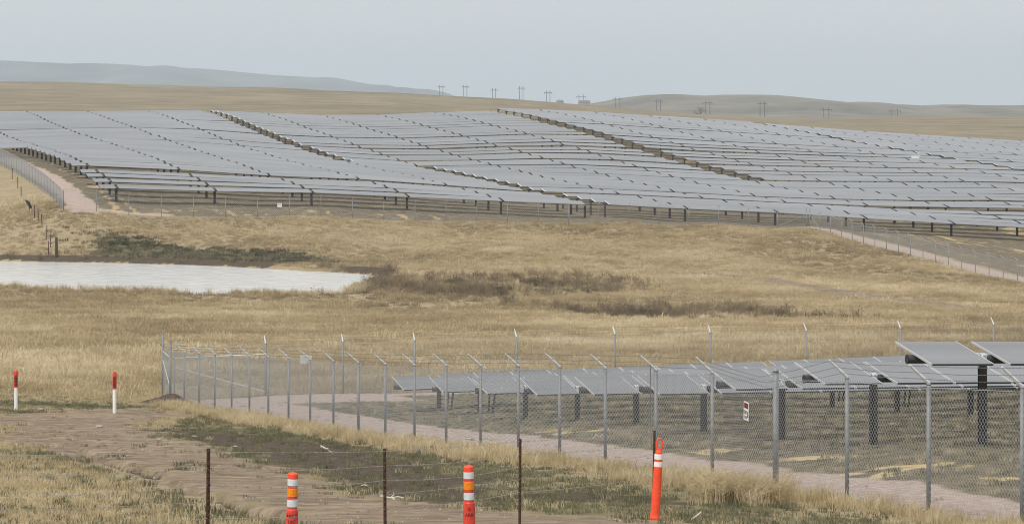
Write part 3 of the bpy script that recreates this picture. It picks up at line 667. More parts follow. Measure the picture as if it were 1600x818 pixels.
def bay_mtx(a, b, o, tilt, hgt_off):
    ax = (b - a).normalized(); yv = NP - ax * NP.dot(ax); yv.normalize(); zv = ax.cross(yv)
    y2 = yv * math.cos(tilt) + zv * math.sin(tilt); z2 = ax.cross(y2)
    c = (a + b) / 2 - o + z2 * hgt_off
    return Matrix(((ax.x, y2.x, z2.x, c.x), (ax.y, y2.y, z2.y, c.y), (ax.z, y2.z, z2.z, c.z), (0, 0, 0, 1)))
def tube_obj(pts, o, rad, parent, n=8):
    mb = MB(); mb.tube([q - o for q in pts], rad, n); return build(mb, 'torque_tube', M['tube'], parent)

MW = 1.39; mod_me = module_me(MW - .012)
DZ1 = 66.0
for j in range(9):
    Z = DZ1 * (1 + .0946 * j); X = (735 - 116.9 * j) * DZ1 / F
    r0, p = rp(X, Z)
    lab = ['nearest row of tilted solar panels, its end panel standing highest above the fence'] + [f'{ordinal(k)} row of solar panels counted back from the nearest one behind the fence' for k in range(2, 9)] + ['rearmost row of the near solar panels, its end farthest left']
    root = thing('solar_tracker', (X, Z, gz(X, Z)), lab[j], 'solar panels', 'near solar panel rows'); o = Vector(root.location)
    H = (1.80, 1.50, 1.36, 1.16, 1.02, .95, .96, .90, .90)[j]
    nb = 4 if j < 6 else 3
    rs = [r0 + 12.9 * k for k in range(nb + 1)]
    P = []
    for r_ in [r0 - 1.66] + rs: a, b = xy(r_, p); P.append(Vector((a, b, 0)))
    gzv = [gz(q.x, q.y) for q in P]; gzv[0] = gzv[1] + (gzv[1] - gzv[2]) * 0.12
    sl_ = -.019 + .0385 * j / 8
    for q, z, r_ in zip(P, gzv, [r0 - 1.66] + rs): q.z = max(gzv[1] + H + sl_ * (r_ - r0), z + .75)
    tube_obj(P, o, 0.09, root, 12)
    mb = MB(); e = P[0] - o; dd = (P[0] - P[1]).normalized(); mb.tube([e + dd * .002, e + dd * .02], 0.1, 12); build(mb, 'tube_end_cap', M['rubber'], root)
    # end module beyond the first pile
    c = P[1] - NR * 0.17; link('panel', mod_me, root, mtx=bay_mtx(c - NR * MW + Vector((0, 0, (P[0].z - P[1].z) * .8)), c, o, TILT, .13))
    for k in range(1, len(P)):
        pm = link('pile', near_pile, root, P[k] - o - Vector((0, 0, 2.68)))
        link('bearing', bear, root, mtx=bay_mtx(P[k] - NR * .1, P[k] + NR * .1, o, 0, 0))
        for s_ in (((.42, .0), (.62, .05)) if (j > 6 or k > 1) else ()):
            mb = MB(); q = P[k] - o + NR * s_[0] + NP * .35
            mb.tube([q + Vector((.03, 0, -.0)), q + Vector((-.04 - s_[1], 0, -H - .1))], .035, 6); build(mb, 'strut', M['pile'], root)
        mb = MB(); q = P[k] - o
        mb.tube([q + Vector((-.35, -.1, .06)), q + Vector((-.2, -.15, .0)), q + Vector((-.12, -.2, .08)), q + Vector((.0, -.2, -.05)), q + Vector((.15, -.15, -.1))], .018, 5); build(mb, 'cable_loop', M['galv_bright'], root)
        if k < len(P) - 1:
            A_, B_ = P[k], P[k + 1]; n = 9; usable = (B_ - A_).length - .3; ax = (B_ - A_).normalized()
            for m_ in range(n):
                a = A_ + ax * (.15 + usable * m_ / n); b = A_ + ax * (.15 + usable * (m_ + 1) / n)
                link('panel', mod_me, root, mtx=bay_mtx(a, b, o, TILT, .13))
            for m_ in range(n + 1):
                pass

# hillside field
BAY = 11.5; RK0 = 44.4; GAP = 0.24
def far_panel(L, white=0.0):
    mb = MB()
    mb.box((white / 2, 0, 0), (L - .1 - white, FCH - .03, .05), 0)
    for s_ in (-1, 1): mb.box((s_ * (L / 2 - .025), 0, -.002), (.05, FCH, .06), 2)
    if white: mb.box((-L / 2 + .05 + white / 2, 0, 0), (white - .002, FCH - .03, .055), 1)  # pale end strip: sky glare on the end module put into the colour
    for s_ in (-1, 1): mb.box((0, s_ * (FCH / 2 - .0075), -.002), (L - .102, .015, .046), 3)
    mb.box((0, 0, -.032), (L - .12, FCH - .05, .012), 2)
    return mb.mesh('panel', [M['glass'], M['alu'], M['back'], M['galv']])
FPM = far_panel(BAY - GAP); FEND = far_panel(1.9); FPW = far_panel(BAY - GAP, .3)
rk = lambda k: RK0 + BAY * k
ps = []; p = 368.0; rngj0 = random.Random(11)
for j in range(38):
    ps.append(p); p += 6.45
    p += rngj0.uniform(-.3, .3)
    if j in (3, 20): p += 4.6          # wider service gaps
NROW = len(ps)
rngj = random.Random(5)
for j, p in enumerate(ps):
    jit = rngj.uniform(-0.07, 0.07)
    kl = 0 if p < 462 else -2
    kab = 5 if p < 469 else 4
    vis_r = .4281 * p + 14
    secs = [(kl, kab, 'left block')] if p < 603 else []
    if p < 444: secs.append((kab, max(kab + 2, int((vis_r - RK0) / BAY) + 1), 'right block'))
    else:
        if p < 612: secs.append((kab, 9, 'middle block'))
        secs.append((9, 14, 'block right of the wide aisle'))
        kr = int((vis_r - RK0) / BAY) + 1
        if kr > 15: secs.append((14, kr, 'far right block'))
    for (k0, k1, blk) in secs:
        s0 = rk(k0) + (0 if k0 == kl else (2.7 if k0 == 9 else 1.4)); s1 = rk(k1) - (1.1 if k1 in (kab, 14) else 0.35)
        edges = [s0] + [rk(k) for k in range(k0 + 1, k1)] + [s1]
        tl = TILT + R(0.3) + (R(rngj.uniform(-0.6, 0.6)))
        lift = 1.58 + jit + (0.15 if k0 == 9 else 0) + rngj.uniform(-.04, .04)
        P = []
        for r_ in edges: a, b = xy(r_, p); P.append(Vector((a, b, gz(a, b) + lift)))
        root = thing('solar_tracker', (P[0].x, P[0].y, P[0].z - lift), f'{ordinal(j + 1)} solar panel row up the far hillside, {blk}', 'solar panels', 'solar panel rows on the far hillside'); o = Vector(root.location)
        first_cant = (k0 == kl)
        T0 = P[0] - NR * 1.6 if first_cant else P[0] - NR * .2
        tube_obj([T0] + P[1:], o, .11, root, 6)
        if first_cant:
            a = P[0] - NR * (1.9 + GAP / 2); b = P[0] - NR * (GAP / 2); link('panel', FEND, root, mtx=bay_mtx(a, b, o, tl, .14))
        for k in range(len(P)):
            if k == len(P) - 1 and k1 != 9 : pass
            link('pile', far_pile, root, P[k] - o - Vector((0, 0, 2.66)))
        for a, b in zip(P[:-1], P[1:]):
            ax = (b - a).normalized(); a2 = a + ax * GAP / 2; b2 = b - ax * GAP / 2
            mx = bay_mtx(a2, b2, o, tl, .14) @ Matrix.Diagonal(((b2 - a2).length / (BAY - GAP), 1, 1, 1)); link('panel', FPW if (a is P[0] and k0 in (kab, 14)) else FPM, root, mtx=mx)
# white inverter cabinet in the service gap
c_ = cast(1430, 264)
root = thing('equipment_cabinet', (c_[0], c_[1], gz(*c_)), 'small white equipment cabinet among the hillside panel rows', 'cabinet')
mb = MB(); mb.box((0, 0, 1.3), (1.3, .7, 1.8)); mb.box((0, 0, 2.24), (1.45, .85, .08)); build(mb, 'body', M['white'], root)
mb = MB(); mb.box((0, -.36, 1.3), (.6, .02, 1.5)); build(mb, 'door', M['sign'], root)
mb = MB(); [mb.box((sx * .5, 0, .2), (.1, .5, .4)) for sx in (-1, 1)]; build(mb, 'plinth', M['galv'], root)

# ------------------------------------------------------------------ foreground barbed-wire fence on rusty T-posts
def tpost(h):
    mb = MB(); mb.box((0, 0, h / 2 - .2), (.034, .006, h + .4)); mb.box((0, .015, h / 2 - .2), (.006, .026, h + .4))
    k = .1
    while k < h: mb.box((0, -.008, k), (.02, .01, .02)); k += .06
    return mb
tp = [(324, 700, 29.5), (602, 700, 34.0), (812, 685, 38.6), (1020, 672, 45.2)]
tx0 = at(100, 25.5)
X, Y = at(324, 29.5), 29.5
root = thing('barbed_wire_fence', (X, Y, gz(X, Y)), 'rusty T-post fence with slack barbed wire across the foreground', 'fence'); o = Vector(root.location)
tops = []
for k, (x, v, Z) in enumerate(tp):
    X = at(x, Z); g = gz(X, Z); top = Vector((X, Z, zat(v, Z))); h = top.z - g
    po = build(tpost(h), 'post', M['rust'], root, Vector((X, Z, g)) - o); po.rotation_euler = (0, R([0.5, -0.4, 0.3, 1.2][k]), R(rngj.uniform(-20, 20))); tops.append(top - o)
Xl, Yl = at(-120, 25.5), 25.5
e = Vector((Xl, Yl, zat(705, 25.5))) - o; po = build(tpost(1.3), 'post', M['rust'], root, (e.x, e.y, e.z - 1.3)); tops = [e] + tops
q = fence_pt(2); tops.append(Vector((q[0] - .06, q[1], zat(668, q[1]))) - o)
for s_ in range(5):
    mb = MB(); path = []
    end = 5 if s_ < 2 else 4
    for a, b in zip(tops[:end], tops[1:end + 1]):
        for t in (0, .25, .5, .75): path.append(a.lerp(b, t) - Vector((0, .012, .03 + .155 * s_ + math.sin(math.pi * t) * (0.012 + .02 * ((s_ * 7) % 3)))))
    path.append(tops[end] - Vector((0, .012, .03 + .155 * s_)))
    barbed(mb, path, .0022, True, 0, .3); build(mb, 'barbed_wire', M['oldwire'], root)

# ------------------------------------------------------------------ marker posts
def lettering(parent, txt, size, rad, z, m):
    """text bent round a post of radius rad, facing the camera"""
    cu = bpy.data.curves.new('lettering', 'FONT'); cu.body = txt; cu.size = size; cu.align_x = 'CENTER'; cu.extrude = .001; cu.resolution_u = 2
    tmp = bpy.data.objects.new('lettering', cu); COL.objects.link(tmp); bpy.context.view_layer.update()
    me = bpy.data.meshes.new_from_object(tmp.evaluated_get(bpy.context.evaluated_depsgraph_get())); bpy.data.objects.remove(tmp); bpy.data.curves.remove(cu)
    for vt in me.vertices:
        a = max(-1.5, min(1.5, vt.co.x / rad)); rr = rad + .0015 + vt.co.z
        vt.co = (math.sin(a) * rr, -math.cos(a) * rr, z + vt.co.y)
    me.materials.clear(); me.materials.append(m); return link('lettering', me, parent)
def ring(parent, name, r_, z0, z1, m, n=18):
    mb = MB(); mb.lathe([(r_ * .97, z0), (r_, z0 + .004), (r_, z1 - .004), (r_ * .97, z1)], n); return build(mb, name, m, parent, smooth=False)
def tube_marker(x, vtop, Z, label, words, lean):
    X = at(x, Z); g = gz(X, Z); H = zat(vtop, Z) - g; s_ = Z / F
    root = thing('marker_post', (X, Z, g), label, 'marker post', 'orange marker posts'); root.rotation_euler = (0, lean, 0)
    r_ = .054
    mb = MB(); mb.lathe([(.11, 0), (.11, .03), (r_ * 1.22, .05), (r_ * 1.16, H - 62 * s_), (r_ * 1.12, H - 58 * s_), (r_ * .97, H - 56 * s_), (r_ * .95, H - 9 * s_)], 20); build(mb, 'post', M['red'], root, smooth=False)
    mb = MB(); mb.lathe([(r_ * .96, H - 9 * s_), (r_, H - 8 * s_), (r_, H - 2 * s_), (r_ * .85, H), (r_ * .4, H + .004)], 20); build(mb, 'cap', M['orange'], root)
    ring(root, 'reflective_band', r_ * 1.02, H - 20 * s_, H - 9.5 * s_, M['reflect'])
    ring(root, 'amber_band', r_ * 1.03, H - 37 * s_, H - 24 * s_, M['amber'])
    ring(root, 'reflective_band', r_ * 1.04, H - 53 * s_, H - 42 * s_, M['reflect'])
    for k, t in enumerate(words): lettering(root, t, .05, r_ * 1.17, H - (69 + 9 * k) * s_, M['black'])
    for k, t in enumerate(words): pass
    return root
tube_marker(455, 738, 33.0, 'orange marker post with black lettering, standing beside the eroded dirt crack', ('KEDT', 'UIC'), R(1.2))
tube_marker(734, 727, 33.5, 'orange marker post standing between two rusty T-posts at the bottom centre', ('IS', 'ABR'), R(-.8))
Z = 44.0; X = at(1023, Z); g = gz(X, Z); H = 128 * Z / F
root = thing('marker_post', (X, Z, g), 'leaning orange delineator with looped handle and two white bands', 'marker post', 'orange marker posts'); root.rotation_euler = (0, R(3.6), 0)
mb = MB(); mb.lathe([(.075, 0), (.078, .03), (.068, .07), (.064, .1), (.06, H * .62), (.055, H * .75), (.052, H * .8), (.05, H * .83), (.035, H * .86)], 20); build(mb, 'post', M['orange'], root)
for f0, f1 in ((.655, .715), (.745, .81)): ring(root, 'reflective_band', .061, H * f0, H * f1, M['white'])
mb = MB(); N = 16; hc = H * .925
mb.tube([(.042 * math.cos(2 * math.pi * k / N), 0, hc + .085 * math.sin(2 * math.pi * k / N)) for k in range(N + 1)], .013, 6); mb.box((0, 0, H * .86), (.05, .03, .05)); build(mb, 'handle', M['orange'], root)

def utility_marker(x, vb, vt, label):
    X, Z = cast(x, vb); g = gz(X, Z); H = (vb - vt) * Z / F
    root = thing('utility_marker', (X, Z, g), label, 'marker post', 'white and red utility markers')
    r_ = .068
    mb = MB(); mb.lathe([(r_, -.2), (r_, H * .58)], 18); build(mb, 'post', M['white'], root)
    mb = MB(); mb.lathe([(r_ * 1.1, H * .575), (r_ * 1.1, H * .93), (r_ * 1.0, H * .97), (r_ * .7, H * .995), (r_ * .2, H)], 18); build(mb, 'sleeve', M['red'], root)
    for k in range(7):
        mb = MB(); z_ = H * (.63 + .037 * k)
        for a in (-.45, .0, .42):
            ww = random.uniform(.02, .034); c = Vector((math.sin(a) * r_ * 1.1, -math.cos(a) * r_ * 1.1, z_ + random.uniform(-.006, .006)))
            mb.box(c, (ww, .008, .042), 0, Matrix.Rotation(a, 4, 'Z'))
        build(mb, 'print_mark', M['black'], root)
utility_marker(25, 642, 578, 'white utility marker with red sleeve, the one farther left on the bare soil')
utility_marker(179, 645, 579.5, 'white utility marker with red sleeve, the one closer to the chain-link corner')

# ------------------------------------------------------------------ old wire fence by the pond
old = [(19, 285, 400), (28, 300, 385), (33, 312, 372), (54, 345, 352), (60, 352, 349), (66, 362, 345), (73, 375, 341), (79, 380, 338), (76, 402, 334)]
X, Z = cast(88, 405, 330); g = gz(X, Z)
root = thing('old_wire_fence', (X, Z, g), 'old wire fence with dark wooden end post at the pond edge', 'fence'); o = Vector(root.location)
mb = MB(); mb.tube([(0, 0, -.3), (.01, 0, 1.0), (0, 0, 2.1)], [.15, .15, .14], 9); build(mb, 'end_post', M['wood'], root)
prev = Vector((0, 0, 1.6)); wires = [prev]
for x, v, Zq in old[::-1]:
    X, Z = at(x, Zq), Zq; g = gz(X, Z)
    mb = MB(); h = rngj.uniform(1.25, 1.5); mb.tube([(0, 0, -.2), (rngj.uniform(-.1, .1), 0, h)], .05, 5); build(mb, 'post', M['rust'], root, Vector((X, Z, g)) - o); wires.append(Vector((X, Z, g + h - .2)) - o)
mb = MB(); mb.tube(wires, .008, 3, cap=False); mb.tube([q - Vector((0, 0, .5)) for q in wires], .008, 3, cap=False); build(mb, 'wire', M['oldwire'], root)
X, Z = at(45, 357), 357.0; g = gz(X, Z)
root = thing('wire_coil', (X, Z, g), 'dark round coil hung slanting on the old fence line', 'coil')
mb = MB(); N = 20; tilt = Matrix.Translation((0, 0, .95)) @ Matrix.Rotation(R(55), 4, 'Y')
for rr, off in ((.52, 0), (.46, .05), (.55, -.05)):
    mb.tube([tilt @ Vector((rr * math.cos(2 * math.pi * k / N), rr * .8 * math.sin(2 * math.pi * k / N), off)) for k in range(N + 1)], .06, 5)
build(mb, 'coil', M['rubber'], root)
mb = MB(); mb.tube([(.0, .1, -.2), (.12, .05, 1.3)], .05, 5); build(mb, 'stake', M['rust'], root)

# ------------------------------------------------------------------ debris and stones
def twig(pts, r_, side=()):
    mb = MB(); mb.tube(pts, [r_ * (1 - .5 * k / (len(pts) - 1)) for k in range(len(pts))], 6)
    for s_ in side: mb.tube(s_, [r_ * .6, r_ * .5, r_ * .3][:len(s_)], 5)
    return mb
X, Z = cast(508, 706); root = build(twig([(-.12, 0, .16), (0, 0, .1), (.1, .02, .03), (.18, 0, -.01)], .03, [[(.02, 0, .08), (.08, -.05, .1)]]), 'branch', M['branch'], None, (X, Z, gz(X, Z))); tag(root, 'short bleached stick leaning in the dark soil', 'branch')
X, Z = cast(610, 779); root = build(twig([(-.17, 0, .05), (-.08, .02, .03), (.02, 0, .02), (.12, .02, .035), (.22, 0, .02)], .017, [[(.0, 0, .02), (.06, 0, .07), (.05, 0, .11)], [(.02, 0, .02), (.08, -.04, .0), (.05, -.1, .0)], [(-.1, 0, .03), (-.15, 0, .07)]]), 'branch', M['branch'], None, (X, Z, gz(X, Z))); tag(root, 'forked bleached branch lying behind a rusty T-post', 'branch')
X, Z = cast(738, 699); root = build(twig([(-.2, 0, .12), (-.1, .02, .1), (.0, 0, .09), (.12, .03, .07), (.25, 0, .05)], .035, [[(-.1, 0, .1), (-.02, -.05, .14), (.06, 0, .1)]]), 'branch', M['branch'], None, (X, Z, gz(X, Z) + .12)); tag(root, 'pale branch caught in the dry grass against the fence foot', 'branch')
X, Z = cast(935, 688); root = build(twig([(-.14, 0, .05), (-.06, 0, .16), (.02, 0, .08), (.1, 0, .17), (.17, 0, .06)], .022), 'branch', M['branch'], None, (X, Z, gz(X, Z))); tag(root, 'crooked pale stick lying inside the fence beside the gravel', 'branch')
X, Z = cast(612, 812); root = build(twig([(-.05, 0, .0), (.02, 0, .05), (.1, 0, .12)], .02), 'branch', M['branch'], None, (cast(1085, 812)[0], cast(1085, 812)[1], gz(*cast(1085, 812)))); tag(root, 'small pale twig by the dry bush at the track edge', 'branch')
def stone_me(s_):
    mb = MB(); mb.lathe([(.5, -.15), (.62, .1), (.5, .3), (.2, .42)], 7)
    mb.v = [(x * (1 + random.uniform(-.25, .25)) * s_, y * (1 + random.uniform(-.25, .25)) * s_, z * s_) for x, y, z in mb.v]; return mb.mesh('stone', M['stone'])
stone_ms = [stone_me(.12) for _ in range(4)]
spots = [(155, 668, 1.6, 'pale rounded stone on bare soil near the white markers'), (63, 641, 1.7, 'flat pale stone between the two white markers'), (248, 688, 1.0, 'small pale stone on the dirt track by the dark soil'),
         (303, 683, .9, 'small pale stone in the grass left of the dark soil'), (368, 699, .9, 'small pale stone at the edge of the dark soil'), (569, 761, .8, 'small pale stone beside the forked branch')]
for x, v, s_, lab in spots:
    X, Z = cast(x, v); o = link('stone', random.choice(stone_ms), None, (X, Z, gz(X, Z) + .03)); o.scale = (s_ * 1.2, s_, s_ * .7); tag(o, lab, 'stone')
# scattered pebbles on the track: uncountable
N = 1500; uu = rng.uniform(0, 1150, N); vv = rng.uniform(640, 817, N); mb = MB()
PX = np.array([cast(int(a), float(b)) for a, b in zip(uu // 25 * 25, vv)]); PX[:, 0] += rng.uniform(-.12, .12, N)
mk = masks(PX[:, 0], PX[:, 1]); keep = (mk['dirt'] + .5 * mk['mud_and_shade'] > rng.uniform(.3, 1.0, N)); PX = PX[keep]; gq = gzs(PX[:, 0], PX[:, 1])
for (X, Z), g in zip(PX, gq):
    s_ = random.uniform(.008, .022) * (1.9 if random.random() < .06 else 1)
    mb.add([(X - s_, Z, g), (X + s_, Z - s_ * .3, g), (X, Z + s_, g), (X, Z - s_, g), (X + random.uniform(-.3, .3) * s_, Z, g + s_ * 1.1)], [(0, 3, 4), (3, 1, 4), (1, 2, 4), (2, 0, 4)])
tag(build(mb, 'pebbles', M['stone']), 'scattered pale pebbles on the bare dirt track', 'pebbles', kind='stuff')

# ------------------------------------------------------------------ horizon: power poles, sheds, a bare tree
hp = [(689.5, 134, 160, 3300, 5), (727, 134, 160, 3300, 5), (772, 139, 162, 3200, 5), (814.5, 136, 164, 3000, 5.2), (856.5, 143, 165, 3100, 5.5), (908, 149, 170, 3300, 7), (965, 153, 172, 3100, 7),
      (1029, 156, 178, 2800, 6), (1106, 158, 181, 2700, 6.5), (1191, 160, 186, 2500, 6.8), (1291, 169, 185, 2600, 8), (1398, 171.5, 184, 2700, 9)]
wh = ['farthest left of the H-frame power poles on the skyline', 'second H-frame power pole from the left on the skyline', 'third H-frame power pole from the left, above the array corner', 'fourth H-frame power pole from the left, tallest against the sky',
      'fifth H-frame power pole from the left, just left of the distant sheds', 'sixth H-frame power pole from the left, standing over a distant shed', 'seventh H-frame power pole from the left, at the foot of the hill', 'eighth H-frame power pole from the left, before the low hill',
      'ninth H-frame power pole from the left, beside the bare tree', 'tenth H-frame power pole from the left, below the hill crest', 'eleventh H-frame power pole from the left, low on the right', 'farthest right of the H-frame power poles']
for (x, v0, v1, Z, gap), lab in zip(hp, wh):
    X = at(x, Z); g = min(zat(v1, Z), gz(X, Z)); top = zat(v0, Z) - g; hg = gap / 2 * Z / F
    root = thing('power_pole', (X, Z, g), lab, 'power pole', 'H-frame power poles on the horizon')
    for s_ in (-1, 1): mb = MB(); mb.tube([(s_ * hg, 0, -1), (s_ * hg, 0, top + .8)], [.32, .24], 6); build(mb, 'pole', M['polewood'], root)
    mb = MB(); mb.box((0, -.3, top - 1.2), (hg * 4.6, .35, .5)); build(mb, 'crossarm', M['polewood'], root)
    for s_ in (-2, 0, 2): mb = MB(); mb.tube([(s_ * hg, -.3, top - 1.5), (s_ * hg, -.3, top - 2.6)], .16, 5); build(mb, 'insulator', M['polewood'], root)
for (x, v, Z, wd, hh, lab) in ((875, 159.5, 2950, 7.0, 2.0, 'low grey shed on the skyline, the smaller of two'), (913, 160.5, 2900, 11.0, 2.3, 'long low grey shed below a skyline power pole')):
    X = at(x, Z); g = gz(X, Z); zb = zat(v, Z)
    root = thing('shed', (X, Z, g), lab, 'shed', 'sheds on the horizon'); hz_ = zb - g
    mb = MB(); mb.box((0, 0, (hz_ + .2) / 2), (wd, 6, hz_ + .2)); build(mb, 'wall', M['house'], root)
    mb = MB(); mb.add([(-wd / 2 - .3, -3.3, hz_ + .2), (wd / 2 + .3, -3.3, hz_ + .2), (wd / 2 + .3, 3.3, hz_ + .2), (-wd / 2 - .3, 3.3, hz_ + .2), (-wd / 2 + 1, 0, hz_ + hh), (wd / 2 - 1, 0, hz_ + hh)], [(0, 1, 5, 4), (2, 3, 4, 5), (1, 2, 5), (3, 0, 4), (3, 2, 1, 0)]); build(mb, 'roof', M['roof'], root)
    mb = MB(); mb.box((wd * .2, -3.03, hz_ - 1.0), (1.2, .1, 2.0)); build(mb, 'door', M['roof'], root)
def bare_tree(x, vb, vt, Z, label):
    X = at(x, Z); g = gz(X, Z); H = (vb - vt) * Z / F; rr = random.Random(3); base = max(zat(vb, Z), g) - g
    root = thing('bare_tree', (X, Z, g), label, 'tree')
    mb = MB(); mb.tube([(0, 0, -.5), (.1, 0, base + H * .15), (.0, .1, base + H * .35)], [.5, .4, .3], 6); build(mb, 'trunk', M['bark'], root)
    mb = MB()
    def br(p, d, L, r_, n):
        q = p + d * L; mb.tube([p, p.lerp(q, .5) + Vector((rr.uniform(-.1, .1), 0, rr.uniform(-.1, .1))) * L, q], [r_, r_ * .75, r_ * .5], 4)
        if n:
            for _ in range(3):
                dd = (d + Vector((rr.uniform(-.9, .9), rr.uniform(-.9, .9), rr.uniform(-.5, .6)))).normalized(); br(p.lerp(q, rr.uniform(.4, 1)), dd, L * rr.uniform(.55, .8), r_ * .55, n - 1)
    for _ in range(7): br(Vector((0, .05, base + H * rr.uniform(.1, .35))), Vector((rr.uniform(-1.2, 1.2), rr.uniform(-.6, .6), rr.uniform(.15, .8))).normalized(), H * .5, .13, 3)
    build(mb, 'crown', M['bark'], root)
bare_tree(1094, 181, 167, 1900, 'bare grey tree standing alone before the hills')

# ------------------------------------------------------------------ grass and brush
def grass_mat(name, c0, c1, c2):
    m = bpy.data.materials.new(name); m.use_nodes = True; t = m.node_tree; b = t.nodes['Principled BSDF']
    b.inputs['Roughness'].default_value = 0.85; b.inputs['Specular IOR Level'].default_value = 0.15
    a = t.nodes.new('ShaderNodeAttribute'); a.attribute_type = 'INSTANCER'; a.attribute_name = 'tint'
    r = t.nodes.new('ShaderNodeValToRGB'); e = r.color_ramp.elements; e.new(.5)
    for k, c in enumerate((c0, c1, c2)): e[k].position = (0, .5, 1)[k]; e[k].color = (*c, 1)
    t.links.new(a.outputs['Fac'], r.inputs[0]); t.links.new(r.outputs[0], b.inputs['Base Color'])
    tr = t.nodes.new('ShaderNodeBsdfTranslucent'); t.links.new(r.outputs[0], tr.inputs[0]); mx = t.nodes.new('ShaderNodeMixShader'); mx.inputs[0].default_value = .25
    o = t.nodes['Material Output']; t.links.new(b.outputs[0], mx.inputs[1]); t.links.new(tr.outputs[0], mx.inputs[2]); t.links.new(mx.outputs[0], o.inputs[0])
    return m
M['gold'] = grass_mat('dry_grass_blades', (0.32, 0.25, 0.145), (0.52, 0.425, 0.26), (0.70, 0.60, 0.41))
M['field'] = grass_mat('field_grass_blades', (0.25, 0.197, 0.125), (0.47, 0.377, 0.23), (0.68, 0.58, 0.40))
M['greeng'] = grass_mat('green_grass_blades', (0.105, 0.105, 0.06), (0.18, 0.172, 0.10), (0.33, 0.295, 0.175))
M['bankg'] = grass_mat('bank_grass_blades', (0.085, 0.085, 0.052), (0.155, 0.148, 0.095), (0.30, 0.265, 0.175))
M['brush'] = grass_mat('brush_stems', (0.11, 0.088, 0.062), (0.22, 0.175, 0.12), (0.36, 0.28, 0.185))
def tuft(name, n, h, spread, wid, lean, m, seed, branch=False):
    rr = random.Random(seed); v = []; f = []
    for _ in range(n):
        a = rr.uniform(0, 6.283); q = rr.random() ** .6 * spread; x, y = q * math.cos(a), q * math.sin(a)
        hh = h * rr.uniform(.45, 1.05); l_ = lean * hh * rr.uniform(.2, 1); b = rr.uniform(0, 6.283) if rr.random() < .6 else a
        dx, dy = l_ * math.cos(b), l_ * math.sin(b); t = rr.uniform(0, 3.1416); wx, wy = wid * math.cos(t) / 2, wid * math.sin(t) / 2
        o = len(v)
        v += [(x - wx, y - wy, -.06), (x + wx, y + wy, -.06), (x + dx * .35 + wx * .8, y + dy * .35 + wy * .8, hh * .55), (x + dx * .35 - wx * .8, y + dy * .35 - wy * .8, hh * .55), (x + dx, y + dy, hh * (1 - lean * .25))]
        f += [(o, o + 1, o + 2, o + 3), (o + 3, o + 2, o + 4)]
        if branch:
            for _ in range(3):
                s_ = rr.uniform(.3, .9); cx, cy, cz = x + dx * s_, y + dy * s_, hh * s_; d = rr.uniform(0, 6.28); e = h * rr.uniform(.15, .35); o = len(v)
                v += [(cx, cy, cz), (cx + wx, cy + wy, cz + wid), (cx + e * math.cos(d), cy + e * math.sin(d), cz + e * rr.uniform(.2, 1))]; f += [(o, o + 1, o + 2)]
    me = bpy.data.meshes.new(name); me.from_pydata(v, [], f); me.materials.append(m); me.update()
    return bpy.data.objects.new(name, me)          # source only; stays out of the scene
def scatter(name, label, src, X, Y, scl, tint, cat='grass', zoff=0.0):
    n = len(X); me = bpy.data.meshes.new(name); me.vertices.add(n)
    Zg = gzs(X, Y) + zoff; me.vertices.foreach_set('co', np.stack([X, Y, Zg], -1).astype(np.float32).ravel())
    rot = np.zeros((n, 3), np.float32); rot[:, 2] = rng.uniform(0, 6.283, n); rot[:, 0] = rng.normal(0, .08, n); rot[:, 1] = rng.normal(0, .08, n)
    a = me.attributes.new('rot', 'FLOAT_VECTOR', 'POINT'); a.data.foreach_set('vector', rot.ravel())
    s3 = np.repeat(np.asarray(scl, np.float32)[:, None], 3, 1); s3[:, 2] *= rng.uniform(.75, 1.2, n)
    a = me.attributes.new('scl', 'FLOAT_VECTOR', 'POINT'); a.data.foreach_set('vector', s3.astype(np.float32).ravel())
    a = me.attributes.new('tint', 'FLOAT', 'POINT'); a.data.foreach_set('value', np.clip(tint, 0, 1).astype(np.float32))
    a = me.attributes.new('pick', 'INT', 'POINT'); a.data.foreach_set('value', rng.integers(0, len(src), n).astype(np.int32))
    me.update(); o = link(name, me); tag(o, label, cat, kind='stuff')
    g = bpy.data.node_groups.new(name, 'GeometryNodeTree'); g.interface.new_socket('Geometry', in_out='INPUT', socket_type='NodeSocketGeometry'); g.interface.new_socket('Geometry', in_out='OUTPUT', socket_type='NodeSocketGeometry')
    gi = g.nodes.new('NodeGroupInput'); go = g.nodes.new('NodeGroupOutput'); ip = g.nodes.new('GeometryNodeInstanceOnPoints'); g2i = g.nodes.new('GeometryNodeGeometryToInstance')
    for s_ in src[::-1]:
        oi = g.nodes.new('GeometryNodeObjectInfo'); oi.inputs['Object'].default_value = s_; g.links.new(oi.outputs['Geometry'], g2i.inputs[0])
    def na(n_, ty):
        q = g.nodes.new('GeometryNodeInputNamedAttribute'); q.data_type = ty; q.inputs['Name'].default_value = n_; return q.outputs[0]
    e2r = g.nodes.new('FunctionNodeEulerToRotation'); g.links.new(na('rot', 'FLOAT_VECTOR'), e2r.inputs[0])
    ip.inputs['Pick Instance'].default_value = True
    g.links.new(na('pick', 'INT'), ip.inputs['Instance Index'])
    g.links.new(gi.outputs[0], ip.inputs['Points']); g.links.new(g2i.outputs[0], ip.inputs['Instance']); g.links.new(e2r.outputs[0], ip.inputs['Rotation']); g.links.new(na('scl', 'FLOAT_VECTOR'), ip.inputs['Scale'])
    g.links.new(ip.outputs[0], go.inputs[0])
    md = o.modifiers.new('scatter', 'NODES'); md.node_group = g
    return o
def fan(Z0, Z1, dens, umax=0.19):
    area = umax * (Z1 * Z1 - Z0 * Z0); n = int(area * dens)
    Y = np.sqrt(rng.uniform(Z0 * Z0, Z1 * Z1, n)); X = rng.uniform(-umax, umax, n) * Y; return X, Y

